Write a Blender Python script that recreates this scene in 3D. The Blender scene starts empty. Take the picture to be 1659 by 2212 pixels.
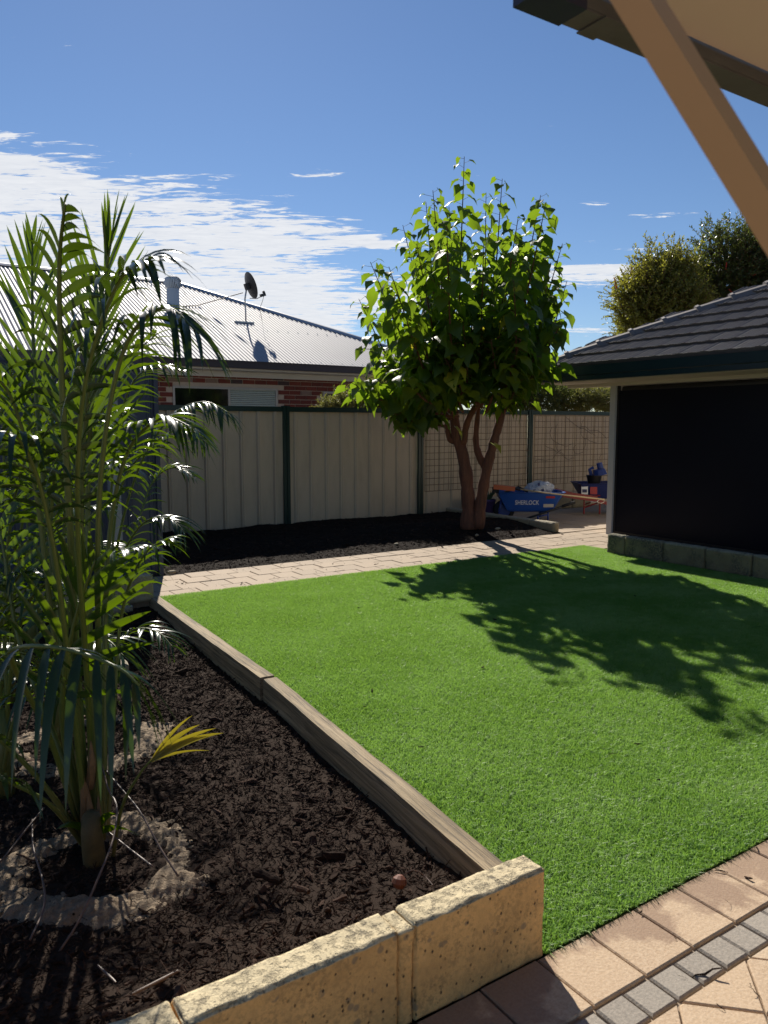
import bpy, math, random
import numpy as np
from mathutils import Vector, Matrix
R = math.radians
random.seed(7); rng = np.random.default_rng(7)
S = bpy.context.scene
C = S.collection

# ------------------------------------------------------------------ camera, light, exposure
CAM_YAW = 33.3; CAM_PITCH = 6.3; CAM_H = 1.5; FPX = 1660.0
cd = bpy.data.cameras.new('camera'); cam = bpy.data.objects.new('camera', cd); C.objects.link(cam)
cam.location = (0, 0, CAM_H); cam.rotation_euler = (R(90 - CAM_PITCH), 0, R(-CAM_YAW + 0))
# garden axes: X along the back fence, Y towards it; the camera looks yawed to the right of +Y
cam.rotation_euler = (R(90 - CAM_PITCH), 0, R(-CAM_YAW))
cd.sensor_fit = 'VERTICAL'; cd.sensor_height = 36; cd.lens = FPX / 2212 * 36
cd.clip_start = 0.02; cd.clip_end = 3000
cd.dof.use_dof = True; cd.dof.focus_distance = 7.0; cd.dof.aperture_fstop = 7
S.camera = cam
SUN_EL = 37.0; SUN_AZ = 70.6      # ccw from +X
sd = bpy.data.lights.new('sun', 'SUN'); sd.energy = 5.0; sd.angle = R(0.53); sd.color = (1, .93, .82)
sun = bpy.data.objects.new('sun', sd); C.objects.link(sun)
sv = Vector((math.cos(R(SUN_AZ)) * math.cos(R(SUN_EL)), math.sin(R(SUN_AZ)) * math.cos(R(SUN_EL)), math.sin(R(SUN_EL))))
sun.rotation_euler = sv.to_track_quat('Z', 'Y').to_euler(); sun.location = (0, 0, 20)
S.view_settings.view_transform = 'Standard'; S.view_settings.look = 'None'
S.view_settings.exposure = 0.54; S.view_settings.gamma = 1; S.view_settings.use_curve_mapping = False

# ------------------------------------------------------------------ node helpers
class NT:
    def __init__(s, nt): s.nt = nt; s.N = nt.nodes; s.L = nt.links
    def n(s, t, **k):
        x = s.N.new('ShaderNode' + t)
        for a, b in k.items(): setattr(x, a, b)
        return x
    def put(s, sock, v):
        if hasattr(v, 'is_linked') or isinstance(v, bpy.types.NodeSocket): s.L.new(v, sock)
        elif isinstance(v, (tuple, list)) and len(v) == 3 and sock.type == 'RGBA': sock.default_value = (*v, 1)
        else: sock.default_value = v
    def m(s, op, a, b=None, c=None, clamp=False):
        x = s.n('Math', operation=op, use_clamp=clamp)
        s.put(x.inputs[0], a)
        if b is not None: s.put(x.inputs[1], b)
        if c is not None: s.put(x.inputs[2], c)
        return x.outputs[0]
    def mix(s, f, a, b, blend='MIX'):
        x = s.n('Mix', data_type='RGBA', blend_type=blend)
        s.put(x.inputs[0], f); s.put(x.inputs[6], a); s.put(x.inputs[7], b)
        return x.outputs[2]
    def noise(s, scale, detail=4, rough=.5, vec=None, dist=0, out=0):
        x = s.n('TexNoise'); x.inputs['Scale'].default_value = scale; x.inputs['Detail'].default_value = detail
        x.inputs['Roughness'].default_value = rough; x.inputs['Distortion'].default_value = dist
        if vec is not None: s.L.new(vec, x.inputs['Vector'])
        return x.outputs[out]
    def vor(s, scale, vec=None, feature='F1', out='Distance', rnd=1):
        x = s.n('TexVoronoi', feature=feature); x.inputs['Scale'].default_value = scale
        x.inputs['Randomness'].default_value = rnd
        if vec is not None: s.L.new(vec, x.inputs['Vector'])
        return x.outputs[out]
    def ramp(s, f, stops):
        x = s.n('ValToRGB'); s.put(x.inputs[0], f); e = x.color_ramp.elements
        while len(e) < len(stops): e.new(.5)
        for i, (p, c) in enumerate(stops):
            e[i].position = p; e[i].color = (*c, 1) if isinstance(c, tuple) else (c, c, c, 1)
        return x.outputs[0]
    def mapv(s, vec, loc=(0, 0, 0), rot=(0, 0, 0), sc=(1, 1, 1)):
        x = s.n('Mapping'); s.L.new(vec, x.inputs[0]); x.inputs[1].default_value = loc
        x.inputs[2].default_value = rot; x.inputs[3].default_value = sc
        return x.outputs[0]
    def bump(s, h, st=.5, d=.01, nrm=None):
        x = s.n('Bump'); x.inputs['Strength'].default_value = st; x.inputs['Distance'].default_value = d
        s.L.new(h, x.inputs['Height'])
        if nrm is not None: s.L.new(nrm, x.inputs['Normal'])
        return x.outputs[0]

def new_mat(name):
    m = bpy.data.materials.new(name); m.use_nodes = True
    t = NT(m.node_tree); t.N.clear()
    t.out = t.n('OutputMaterial'); t.p = t.n('BsdfPrincipled'); t.L.new(t.p.outputs[0], t.out.inputs[0])
    t.geo = t.n('NewGeometry'); t.pos = t.geo.outputs['Position']
    t.rnd = t.n('ObjectInfo').outputs['Random']
    t.m_ = m
    return m, t
def setp(t, col=None, rough=None, metal=None, spec=None, nrm=None):
    i = t.p.inputs
    if col is not None: t.put(i['Base Color'], col)
    if rough is not None: t.put(i['Roughness'], rough)
    if metal is not None: t.put(i['Metallic'], metal)
    if spec is not None: t.put(i['Specular IOR Level'], spec)
    if nrm is not None: t.L.new(nrm, i['Normal'])
def simple(name, col, rough=.6, metal=0, spec=.5, var=.15, scale=8, bump=0, bscale=60, bd=.002):
    m, t = new_mat(name)
    f = t.noise(scale, 5, .6, t.pos)
    c = t.mix(f, tuple(v * (1 - var) for v in col), tuple(min(1, v * (1 + var)) for v in col))
    setp(t, c, rough, metal, spec)
    if bump: setp(t, nrm=t.bump(t.noise(bscale, 4, .6, t.pos), bump, bd))
    return m

# ------------------------------------------------------------------ world: Nishita sky with streaky high cloud
W = bpy.data.worlds.new('World'); S.world = W; W.use_nodes = True
w = NT(W.node_tree); w.N.clear()
sky = w.n('TexSky', sky_type='NISHITA'); sky.sun_disc = False
sky.sun_elevation = R(SUN_EL); sky.sun_rotation = R(90 - SUN_AZ)
sky.altitude = 200; sky.air_density = 1.0; sky.dust_density = 0.05; sky.ozone_density = 3.0
tc = w.n('TexCoord').outputs['Generated']
rotv = w.mapv(tc, rot=(0, 0, R(CAM_YAW)))
sep = w.n('SeparateXYZ'); w.L.new(rotv, sep.inputs[0])
zz = w.m('MAXIMUM', w.m('ADD', sep.outputs[2], 0.0), 0.03)
qx = w.m('DIVIDE', sep.outputs[0], zz); qy = w.m('DIVIDE', sep.outputs[1], zz)
cmb = w.n('CombineXYZ'); w.L.new(qx, cmb.inputs[0]); w.L.new(qy, cmb.inputs[1]); qv = cmb.outputs[0]
def fblob(cx, cy, sx, sy, a):
    ex = w.m('POWER', w.m('DIVIDE', w.m('ABSOLUTE', w.m('SUBTRACT', qx, cx)), sx), 2)
    ey = w.m('POWER', w.m('DIVIDE', w.m('ABSOLUTE', w.m('SUBTRACT', qy, cy)), sy), 2)
    return w.m('MULTIPLY', w.m('EXPONENT', w.m('MULTIPLY', w.m('ADD', ex, ey), -1)), a)
warp = w.noise(.9, 3, .5, qv)
edge1 = w.m('SUBTRACT', w.m('ADD', -0.42, w.m('MULTIPLY', w.m('SUBTRACT', warp, .5), 1.2)), qx)
edge2 = w.m('MULTIPLY', w.m('SUBTRACT', w.m('SUBTRACT', qy, w.m('MULTIPLY', qx, 1.15)), 4.26), .75)
bias = w.m('MINIMUM', w.m('MULTIPLY', w.m('MINIMUM', edge1, edge2), 1.1), .34)
bias = w.m('MAXIMUM', bias, -0.42)
for b in [(1.5, 5.25, 1.0, .36, .80), (-.12, 4.35, .46, .18, .60), (-.2, 4.0, .25, .08, .4), (1.5, 4.5, .35, .08, .42), (1.38, 3.8, .3, .10, .43), (1.26, 3.3, .14, .06, .42),
          (-.27, 3.18, .12, .07, .38), (.95, 3.59, .12, .07, .36), (.2, 6.2, .9, 1.0, .7), (2.2, 8.2, 2.0, .5, .42), (1.9, 5.0, .7, .12, .5)]:
    bias = w.m('ADD', bias, fblob(*b))
n1 = w.noise(1, 6, .60, w.mapv(qv, rot=(0, 0, R(-9)), sc=(1.7, 6.5, 1)), dist=.5)
n2 = w.noise(1, 6, .66, w.mapv(qv, rot=(0, 0, R(14)), sc=(6.5, 17, 1)), dist=.9)
dens = w.m('ADD', w.m('ADD', w.m('MULTIPLY', w.m('SUBTRACT', n1, .5), 1.75), w.m('MULTIPLY', w.m('SUBTRACT', n2, .5), 1.5)), bias)
cl = w.n('MapRange'); cl.interpolation_type = 'SMOOTHSTEP'; w.L.new(dens, cl.inputs[0]); cl.inputs[1].default_value = .0; cl.inputs[2].default_value = .24
cfac = w.m('MULTIPLY', cl.outputs[0], w.m('MULTIPLY', w.m('SUBTRACT', sep.outputs[2], .0), 12, clamp=True))
cfac = w.m('MULTIPLY', cfac, .93)
hsv = w.n('HueSaturation'); w.L.new(sky.outputs[0], hsv.inputs['Color']); hsv.inputs['Saturation'].default_value = 1.05; hsv.inputs['Value'].default_value = 1.0
skyc = w.mix(1.0, hsv.outputs[0], (.94, .98, 1.08), 'MULTIPLY')
ccol = w.mix(n2, (8.0, 8.4, 9.2), (12.0, 12.0, 12.0))
mixc = w.mix(cfac, skyc, ccol)
bg = w.n('Background'); w.L.new(mixc, bg.inputs[0]); bg.inputs[1].default_value = 0.057
wo = w.n('OutputWorld'); w.L.new(bg.outputs[0], wo.inputs[0])

# ------------------------------------------------------------------ picture-to-place helpers (measured on the photograph)
P_ = R(CAM_PITCH); T_ = R(CAM_YAW)
def ray(x, y):
    u = x - 829.5; v = 1106 - y
    f = FPX * math.cos(P_) + v * math.sin(P_); z = v * math.cos(P_) - FPX * math.sin(P_)
    return Vector((u * math.cos(T_) + f * math.sin(T_), -u * math.sin(T_) + f * math.cos(T_), z)), f
def PD(x, y, D):
    r, f = ray(x, y); return Vector((0, 0, CAM_H)) + r * (D / f)
def PZ(x, y, z=0):
    r, f = ray(x, y); return Vector((0, 0, CAM_H)) + r * ((z - CAM_H) / r.z)
def PV(x, y, V):
    r, f = ray(x, y); return Vector((0, 0, CAM_H)) + r * (V / r.y)
def PU(x, y, U):
    r, f = ray(x, y); return Vector((0, 0, CAM_H)) + r * (U / r.x)
def depth(p): return p[0] * math.sin(T_) + p[1] * math.cos(T_)

# ------------------------------------------------------------------ mesh helpers
def tag(o, label=None, cat=None, group=None, kind=None):
    if label: o['label'] = label
    if cat: o['category'] = cat
    if group: o['group'] = group
    if kind: o['kind'] = kind
    return o
def link(name, me, parent=None, loc=None):
    o = bpy.data.objects.new(name, me); C.objects.link(o)
    if parent: o.parent = parent
    if loc is not None: o.location = loc
    return o
def empty(name, loc=(0, 0, 0), rz=0):
    o = bpy.data.objects.new(name, None); C.objects.link(o); o.location = loc; o.rotation_euler = (0, 0, rz); o.empty_display_size = .1
    return o
class MB:
    def __init__(s): s.v = []; s.f = []; s.mi = []
    def add(s, vs, fs, mi=0):
        b = len(s.v); s.v += [tuple(p) for p in vs]; s.f += [tuple(b + i for i in f) for f in fs]; s.mi += [mi] * len(fs); return s
    def box(s, a, b, mi=0, ch=0):
        (x0, y0, z0), (x1, y1, z1) = a, b
        if ch:
            c = ch
            vs = [(x0, y0, z0), (x1, y0, z0), (x1, y1, z0), (x0, y1, z0), (x0, y0, z1 - c), (x1, y0, z1 - c), (x1, y1, z1 - c), (x0, y1, z1 - c),
                  (x0 + c, y0 + c, z1), (x1 - c, y0 + c, z1), (x1 - c, y1 - c, z1), (x0 + c, y1 - c, z1)]
            return s.add(vs, [(3, 2, 1, 0), (0, 1, 5, 4), (1, 2, 6, 5), (2, 3, 7, 6), (3, 0, 4, 7), (4, 5, 9, 8), (5, 6, 10, 9), (6, 7, 11, 10), (7, 4, 8, 11), (8, 9, 10, 11)], mi)
        vs = [(x0, y0, z0), (x1, y0, z0), (x1, y1, z0), (x0, y1, z0), (x0, y0, z1), (x1, y0, z1), (x1, y1, z1), (x0, y1, z1)]
        return s.add(vs, [(3, 2, 1, 0), (4, 5, 6, 7), (0, 1, 5, 4), (1, 2, 6, 5), (2, 3, 7, 6), (3, 0, 4, 7)], mi)
    def obox(s, p, q, w, h, up=Vector((0, 0, 1)), mi=0):
        p, q = Vector(p), Vector(q); d = (q - p).normalized(); sx = d.cross(up).normalized() * w / 2; sy = sx.cross(d).normalized() * h / 2
        vs = [p - sx - sy, p + sx - sy, p + sx + sy, p - sx + sy, q - sx - sy, q + sx - sy, q + sx + sy, q - sx + sy]
        return s.add(vs, [(0, 1, 2, 3), (7, 6, 5, 4), (4, 5, 1, 0), (5, 6, 2, 1), (6, 7, 3, 2), (7, 4, 0, 3)], mi)
    def tube(s, pts, r, n=7, mi=0, cap=True):
        pts = [Vector(p) for p in pts]; k = len(pts)
        rs = r if isinstance(r, (list, tuple)) else [r] * k
        d0 = (pts[1] - pts[0]).normalized()
        ref = Vector((0, 0, 1)) if abs(d0.z) < .9 else Vector((1, 0, 0))
        a = d0.cross(ref).normalized(); vs = []; fs = []
        for i, p in enumerate(pts):
            d = (pts[min(i + 1, k - 1)] - pts[max(i - 1, 0)]).normalized()
            a = (a - d * a.dot(d)).normalized(); b = d.cross(a)
            for j in range(n):
                t = 2 * math.pi * j / n; vs.append(p + (a * math.cos(t) + b * math.sin(t)) * rs[i])
        for i in range(k - 1):
            for j in range(n):
                fs.append((i * n + j, i * n + (j + 1) % n, (i + 1) * n + (j + 1) % n, (i + 1) * n + j))
        if cap: fs += [tuple(range(n))[::-1], tuple((k - 1) * n + j for j in range(n))]
        return s.add(vs, fs, mi)
    def lathe(s, prof, c=(0, 0, 0), n=20, axis=None, mi=0):
        M = Matrix.Identity(3) if axis is None else Vector(axis).to_track_quat('Z', 'Y').to_matrix()
        c = Vector(c); vs = []; fs = []
        for (r, z) in prof:
            for j in range(n):
                t = 2 * math.pi * j / n; vs.append(c + M @ Vector((r * math.cos(t), r * math.sin(t), z)))
        for i in range(len(prof) - 1):
            for j in range(n): fs.append((i * n + j, i * n + (j + 1) % n, (i + 1) * n + (j + 1) % n, (i + 1) * n + j))
        return s.add(vs, fs, mi)
    def prism(s, poly, z0, z1, ch=0, mi=0):
        n = len(poly); cx = sum(p[0] for p in poly) / n; cy = sum(p[1] for p in poly) / n
        def ins(p, d):
            l = math.hypot(p[0] - cx, p[1] - cy); k = max(0, (l - d * 1.3) / l); return (cx + (p[0] - cx) * k, cy + (p[1] - cy) * k)
        if ch:
            vs = [(p[0], p[1], z0) for p in poly] + [(p[0], p[1], z1 - ch) for p in poly] + [(*ins(p, ch), z1) for p in poly]
            fs = [(i, (i + 1) % n, n + (i + 1) % n, n + i) for i in range(n)] + [(n + i, n + (i + 1) % n, 2 * n + (i + 1) % n, 2 * n + i) for i in range(n)] + [tuple(2 * n + i for i in range(n))]
        else:
            vs = [(p[0], p[1], z0) for p in poly] + [(p[0], p[1], z1) for p in poly]
            fs = [(i, (i + 1) % n, n + (i + 1) % n, n + i) for i in range(n)] + [tuple(n + i for i in range(n)), tuple(range(n))[::-1]]
        return s.add(vs, fs, mi)
    def mesh(s, name, mats, smooth=False, off=None):
        me = bpy.data.meshes.new(name)
        vs = s.v if off is None else [(a - off[0], b - off[1], c - off[2]) for a, b, c in s.v]
        me.from_pydata(vs, [], s.f)
        for m in (mats if isinstance(mats, (list, tuple)) else [mats]): me.materials.append(m)
        if any(s.mi): me.polygons.foreach_set('material_index', s.mi)
        if smooth: me.polygons.foreach_set('use_smooth', [True] * len(me.polygons))
        me.update(); return me
    def build(s, name, mats, parent=None, smooth=False, off=None, loc=None):
        if off is None and parent is not None: off = root_loc(parent)
        return link(name, s.mesh(name, mats, smooth, off), parent, loc)
def root_loc(o):
    while o.parent: o = o.parent
    return tuple(o.location)
def spline(pts, n):
    pts = [Vector(p) for p in pts]; q = [pts[0] * 2 - pts[1]] + pts + [pts[-1] * 2 - pts[-2]]
    out = []; m = len(pts) - 1
    for i in range(n + 1):
        t = i / n * m; k = min(int(t), m - 1); f = t - k
        a, b, c, d = q[k], q[k + 1], q[k + 2], q[k + 3]
        out.append(.5 * ((2 * b) + (c - a) * f + (2 * a - 5 * b + 4 * c - d) * f * f + (3 * b - a - 3 * c + d) * f ** 3))
    return out
_g = rng.random((256, 256))
def vnoise(x, y):
    xi = np.floor(x).astype(int); yi = np.floor(y).astype(int); fx = x - xi; fy = y - yi
    fx = fx * fx * (3 - 2 * fx); fy = fy * fy * (3 - 2 * fy)
    g = lambda a, b: _g[a % 256, b % 256]
    return (g(xi, yi) * (1 - fx) + g(xi + 1, yi) * fx) * (1 - fy) + (g(xi, yi + 1) * (1 - fx) + g(xi + 1, yi + 1) * fx) * fy
def fbm(x, y, o=4, s=1.0):
    r = 0; a = .5
    for i in range(o): r = r + a * (vnoise(x * s + 17.3 * i, y * s + 5.1 * i) - .5) * 2; s *= 2.03; a *= .5
    return r
def grid_obj(name, u0, u1, v0, v1, step, hf, mat, parent=None, clip=None, smooth=True):
    nu = int((u1 - u0) / step) + 1; nv = int((v1 - v0) / step) + 1
    U, Vv = np.meshgrid(np.linspace(u0, u1, nu), np.linspace(v0, v1, nv), indexing='ij')
    Z = hf(U, Vv)
    vs = np.stack([U, Vv, Z], -1).reshape(-1, 3)
    a = np.arange(nu * nv).reshape(nu, nv)
    q = np.stack([a[:-1, :-1], a[1:, :-1], a[1:, 1:], a[:-1, 1:]], -1).reshape(-1, 4)
    if clip is not None:
        c = clip(U, Vv, Z); k = (c[:-1, :-1] & c[1:, :-1] & c[1:, 1:] & c[:-1, 1:]).reshape(-1); q = q[k]
    me = bpy.data.meshes.new(name); me.from_pydata(vs.tolist(), [], q.tolist()); me.materials.append(mat)
    if smooth: me.polygons.foreach_set('use_smooth', [True] * len(me.polygons))
    return link(name, me, parent)

# geometry-node scatter: instances of unlinked source meshes on the vertices of a point cloud mesh
def scatter(name, pts, rots, scs, variants, sources, mat=None, parent=None):
    me = bpy.data.meshes.new(name); me.from_pydata([tuple(p) for p in pts], [], [])
    for an, dt, arr in (('rot', 'FLOAT_VECTOR', rots), ('scl', 'FLOAT_VECTOR', scs)):
        at = me.attributes.new(an, dt, 'POINT'); at.data.foreach_set('vector', np.asarray(arr, dtype=np.float32).ravel())
    at = me.attributes.new('kindi', 'INT', 'POINT'); at.data.foreach_set('value', np.asarray(variants, dtype=np.int32))
    o = link(name, me, parent)
    ng = bpy.data.node_groups.new(name + '_nodes', 'GeometryNodeTree')
    ng.interface.new_socket('Geometry', in_out='INPUT', socket_type='NodeSocketGeometry')
    ng.interface.new_socket('Geometry', in_out='OUTPUT', socket_type='NodeSocketGeometry')
    gi = ng.nodes.new('NodeGroupInput'); go = ng.nodes.new('NodeGroupOutput'); jn = ng.nodes.new('GeometryNodeJoinGeometry')
    def attr(nm, dt):
        a = ng.nodes.new('GeometryNodeInputNamedAttribute'); a.data_type = dt; a.inputs[0].default_value = nm; return a.outputs['Attribute']
    ra, sa, ka = attr('rot', 'FLOAT_VECTOR'), attr('scl', 'FLOAT_VECTOR'), attr('kindi', 'INT')
    for i, src in enumerate(sources):
        oi = ng.nodes.new('GeometryNodeObjectInfo'); oi.inputs[0].default_value = src
        ip = ng.nodes.new('GeometryNodeInstanceOnPoints'); cp = ng.nodes.new('FunctionNodeCompare'); cp.data_type = 'INT'; cp.operation = 'EQUAL'
        ng.links.new(ka, cp.inputs[2]); cp.inputs[3].default_value = i
        e2r = ng.nodes.new('FunctionNodeEulerToRotation'); ng.links.new(ra, e2r.inputs[0])
        ng.links.new(gi.outputs[0], ip.inputs['Points']); ng.links.new(cp.outputs[0], ip.inputs['Selection'])
        ng.links.new(oi.outputs['Geometry'], ip.inputs['Instance']); ng.links.new(e2r.outputs[0], ip.inputs['Rotation']); ng.links.new(sa, ip.inputs['Scale'])
        ng.links.new(ip.outputs[0], jn.inputs[0])
    ng.links.new(jn.outputs[0], go.inputs[0])
    md = o.modifiers.new('scatter', 'NODES'); md.node_group = ng
    return o
def source(mb, name, mats, smooth=False):
    return bpy.data.objects.new(name, mb.mesh(name, mats, smooth))      # never linked to the scene

# ================================================================== MATERIALS
def leaf_mat(name, c1, c2, tr, rough=.35, tfac=.45, veins=None, spec=.5, noise_sc=9):
    m, t = new_mat(name)
    f = t.noise(noise_sc, 3, .5, t.pos)
    f = t.m('ADD', t.m('MULTIPLY', f, .6), t.m('MULTIPLY', t.rnd, .4))
    c = t.mix(f, c1, c2)
    setp(t, c, rough, 0, spec)
    if veins: setp(t, nrm=t.bump(t.noise(veins, 3, .5, t.pos), .5, .004))
    tl = t.n('BsdfTranslucent'); t.put(tl.inputs[0], t.mix(f, tr, tuple(v * .65 for v in tr)))
    mx = t.n('MixShader'); mx.inputs[0].default_value = tfac
    t.L.new(t.p.outputs[0], mx.inputs[1]); t.L.new(tl.outputs[0], mx.inputs[2]); t.L.new(mx.outputs[0], t.out.inputs[0])
    return m
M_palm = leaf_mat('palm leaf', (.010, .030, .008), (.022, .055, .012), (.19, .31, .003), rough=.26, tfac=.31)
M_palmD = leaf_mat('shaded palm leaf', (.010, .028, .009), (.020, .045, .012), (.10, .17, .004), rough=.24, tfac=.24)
M_palmy = leaf_mat('yellow palm leaf', (.20, .18, .05), (.14, .16, .03), (.42, .34, .02), rough=.22, tfac=.4)
def stemm():
    m, t = new_mat('palm stem')
    g = t.noise(1, 5, .65, t.mapv(t.pos, sc=(70, 70, 9))); b_ = t.noise(5, 3, .5, t.pos)
    c = t.mix(g, (.045, .075, .012), (.13, .16, .03)); sz = t.n('SeparateXYZ'); t.L.new(t.pos, sz.inputs[0])
    low = t.m('SUBTRACT', t.m('ADD', .42, t.m('MULTIPLY', b_, .5)), t.m('MULTIPLY', sz.outputs[2], 2.2), clamp=True)
    c = t.mix(t.m('MULTIPLY', low, g), c, (.19, .12, .055))
    setp(t, c, .42, nrm=t.bump(g, .4, .003)); return m
M_palmstem = stemm()
M_palmbase = simple('palm base fibre', (.085, .065, .022), .7, var=.6, scale=30, bump=.6, bscale=120)
M_palmfib = simple('palm fibre', (.17, .10, .045), .85, var=.5, scale=60, bump=.6, bscale=150)
M_mul = leaf_mat('mulberry leaf', (.016, .045, .010), (.032, .070, .012), (.29, .45, .02), rough=.46, tfac=.47, veins=70, spec=.3)
M_muly = leaf_mat('yellow mulberry leaf', (.30, .30, .03), (.2, .26, .03), (.6, .55, .04), rough=.4, tfac=.45)
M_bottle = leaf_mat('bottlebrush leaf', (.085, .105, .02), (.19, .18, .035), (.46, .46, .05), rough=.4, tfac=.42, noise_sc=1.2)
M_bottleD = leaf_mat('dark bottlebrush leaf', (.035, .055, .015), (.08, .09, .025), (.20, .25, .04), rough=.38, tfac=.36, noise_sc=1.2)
M_shrub = leaf_mat('olive shrub leaf', (.12, .13, .04), (.17, .165, .05), (.35, .36, .08), rough=.55, tfac=.35, noise_sc=2)
M_redfl = simple('red flower', (.5, .03, .02), .7)
def bark():
    m, t = new_mat('mulberry bark')
    v = t.mapv(t.pos, sc=(14, 14, 3)); f = t.noise(1, 6, .65, v, dist=.6); g = t.noise(40, 4, .6, t.pos)
    c = t.ramp(f, [(.3, (.045, .015, .008)), (.55, (.13, .042, .020)), (.75, (.18, .075, .038))])
    setp(t, t.mix(t.m('MULTIPLY', g, .35), c, (.13, .08, .055)), .85, nrm=t.bump(t.m('ADD', f, t.m('MULTIPLY', g, .3)), .8, .02))
    return m
M_bark = bark()
def paver_mat(name, c1, c2, c3, stain=True, grit=1.0):
    m, t = new_mat(name)
    big = t.noise(1.7, 4, .6, t.pos); fine = t.ramp(t.noise(105, 3, .75, t.pos), [(.35, 0.0), (.65, 1.0)]); sp = t.vor(120, t.pos)
    base = t.mix(t.rnd, c1, c2)
    base = t.mix(t.m('MULTIPLY', fine, .6), base, c3)
    dk = t.ramp(sp, [(.0, .35), (.35, 1.0)])
    base = t.mix(t.m('MULTIPLY', t.m('SUBTRACT', 1, dk), .45 * grit), base, tuple(v * .35 for v in c1))
    if stain:
        sy = t.n('SeparateXYZ'); t.L.new(t.pos, sy.inputs[0]); damp = t.m('MULTIPLY', t.m('SUBTRACT', sy.outputs[1], 1.30), 1.3, clamp=False)
        s = t.ramp(t.m('ADD', t.noise(4.2, 5, .62, t.pos, dist=.4), t.m('MAXIMUM', damp, -.12)), [(.52, 0.0), (.60, 1.0)])
        base = t.mix(t.m('MULTIPLY', s, .62), base, tuple(v * f for v, f in zip(c1, (.50, .42, .44))))
        e = t.ramp(t.noise(4.1, 4, .6, t.mapv(t.pos, loc=(3, 9, 1))), [(.60, 0.0), (.72, 1.0)])
        base = t.mix(t.m('MULTIPLY', e, .35), base, (.66, .58, .46))
    setp(t, base, .85, nrm=t.bump(t.m('ADD', fine, sp), .3, .0016))
    return m
M_pav = paver_mat('tan paver', (.39, .275, .175), (.455, .325, .205), (.60, .47, .33))
M_pavpath = paver_mat('path paver', (.285, .215, .15), (.34, .255, .175), (.44, .35, .255), stain=False)
M_pavgrey = paver_mat('grey cobble', (.21, .185, .155), (.27, .24, .20), (.40, .35, .29), stain=False, grit=.8)
M_sand = simple('joint sand', (.30, .235, .17), .95, var=.35, scale=30, bump=.6, bscale=300)
M_pavefar = simple('far paving', (.36, .29, .22), .9, var=.2, scale=3)
def limestone(name, face, top, lich=1.0):
    m, t = new_mat(name)
    n1 = t.noise(7, 5, .6, t.pos); n2 = t.noise(45, 5, .65, t.pos); n3 = t.noise(220, 3, .6, t.pos)
    pit = t.ramp(t.vor(55, t.mapv(t.pos, sc=(1, 1, .75))), [(.10, 0.0), (.22, 1.0)])
    pm = t.ramp(t.noise(24, 3, .5, t.mapv(t.pos, loc=(4, 4, 4))), [(.44, 0.0), (.56, 1.0)])
    pitm = t.m('MULTIPLY', t.m('SUBTRACT', 1, pit), pm)
    peb = t.m('MULTIPLY', t.ramp(t.vor(23, t.pos), [(.20, 1.0), (.27, 0.0)]), t.ramp(t.noise(13, 2, .5, t.mapv(t.pos, loc=(7, 1, 2))), [(.52, 0.0), (.56, 1.0)]))
    f = t.mix(t.ramp(n1, [(.3, 0.0), (.7, 1.0)]), tuple(v * .68 for v in face), tuple(min(1, v * 1.15) for v in face))
    mot = t.m('MULTIPLY', t.ramp(t.noise(75, 4, .7, t.pos), [(.45, 0.0), (.60, 1.0)]), t.ramp(t.noise(9, 3, .6, t.mapv(t.pos, loc=(0, 5, 0))), [(.35, .2), (.65, 1.0)]))
    f = t.mix(t.m('MULTIPLY', mot, .8), f, (.25, .165, .075))
    f = t.mix(t.m('MULTIPLY', n2, .5), f, (face[0] * .85, face[1] * .8, face[2] * .7))
    f = t.mix(t.m('MULTIPLY', peb, .65), f, (.20, .16, .11))
    f = t.mix(t.m('MULTIPLY', pitm, .9), f, (.055, .042, .028))
    # crumbly, lichen-speckled top surface
    tp = t.mix(n1, top, tuple(v * .85 for v in top))
    li = t.ramp(t.m('ADD', t.m('MULTIPLY', t.noise(38, 3, .6, t.pos), .6), t.m('MULTIPLY', t.noise(170, 3, .7, t.pos), .4)), [(.50, 0.0), (.62, 1.0)])
    lb = t.ramp(t.noise(6, 4, .6, t.mapv(t.pos, loc=(2, 0, 0))), [(.40, .25), (.62, 1.0)])
    tp = t.mix(t.m('MULTIPLY', t.m('MULTIPLY', li, lb), .85 * lich), tp, (.10, .085, .068))
    sz = t.n('SeparateXYZ'); t.L.new(t.geo.outputs['Normal'], sz.inputs[0])
    up = t.ramp(t.m('ADD', sz.outputs[2], t.m('MULTIPLY', t.m('SUBTRACT', n2, .5), .5)), [(.35, 0.0), (.62, 1.0)])
    c = t.mix(up, f, tp)
    h = t.m('ADD', t.m('MULTIPLY', n2, 1.0), t.m('MULTIPLY', n3, .35)); h = t.m('SUBTRACT', h, t.m('MULTIPLY', pitm, 1.3))
    h = t.m('SUBTRACT', h, t.m('MULTIPLY', t.m('MULTIPLY', li, up), .8))
    setp(t, c, .93, nrm=t.bump(h, .9, .006))
    return m
M_lime = limestone('limestone', (.72, .44, .17), (.62, .52, .33))
M_limegrey = limestone('weathered limestone', (.33, .285, .19), (.42, .37, .27), .7)
def stainlime():
    m = limestone('mould stained limestone', (.185, .17, .105), (.29, .27, .19), .5)
    t = NT(m.node_tree); p = [n for n in t.N if n.type == 'BSDF_PRINCIPLED'][0]; src = p.inputs['Base Color'].links[0].from_socket
    pos = [n for n in t.N if n.type == 'NEW_GEOMETRY'][0].outputs['Position']
    a = t.ramp(t.noise(3.1, 3, .5, pos), [(.48, 0.0), (.58, 1.0)]); b = t.ramp(t.noise(60, 4, .7, pos), [(.42, 0.0), (.55, 1.0)])
    t.L.new(t.mix(t.m('MULTIPLY', t.m('MULTIPLY', a, b), .85), src, (.05, .048, .04)), p.inputs['Base Color'])
    return m
M_limemould = stainlime()
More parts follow.
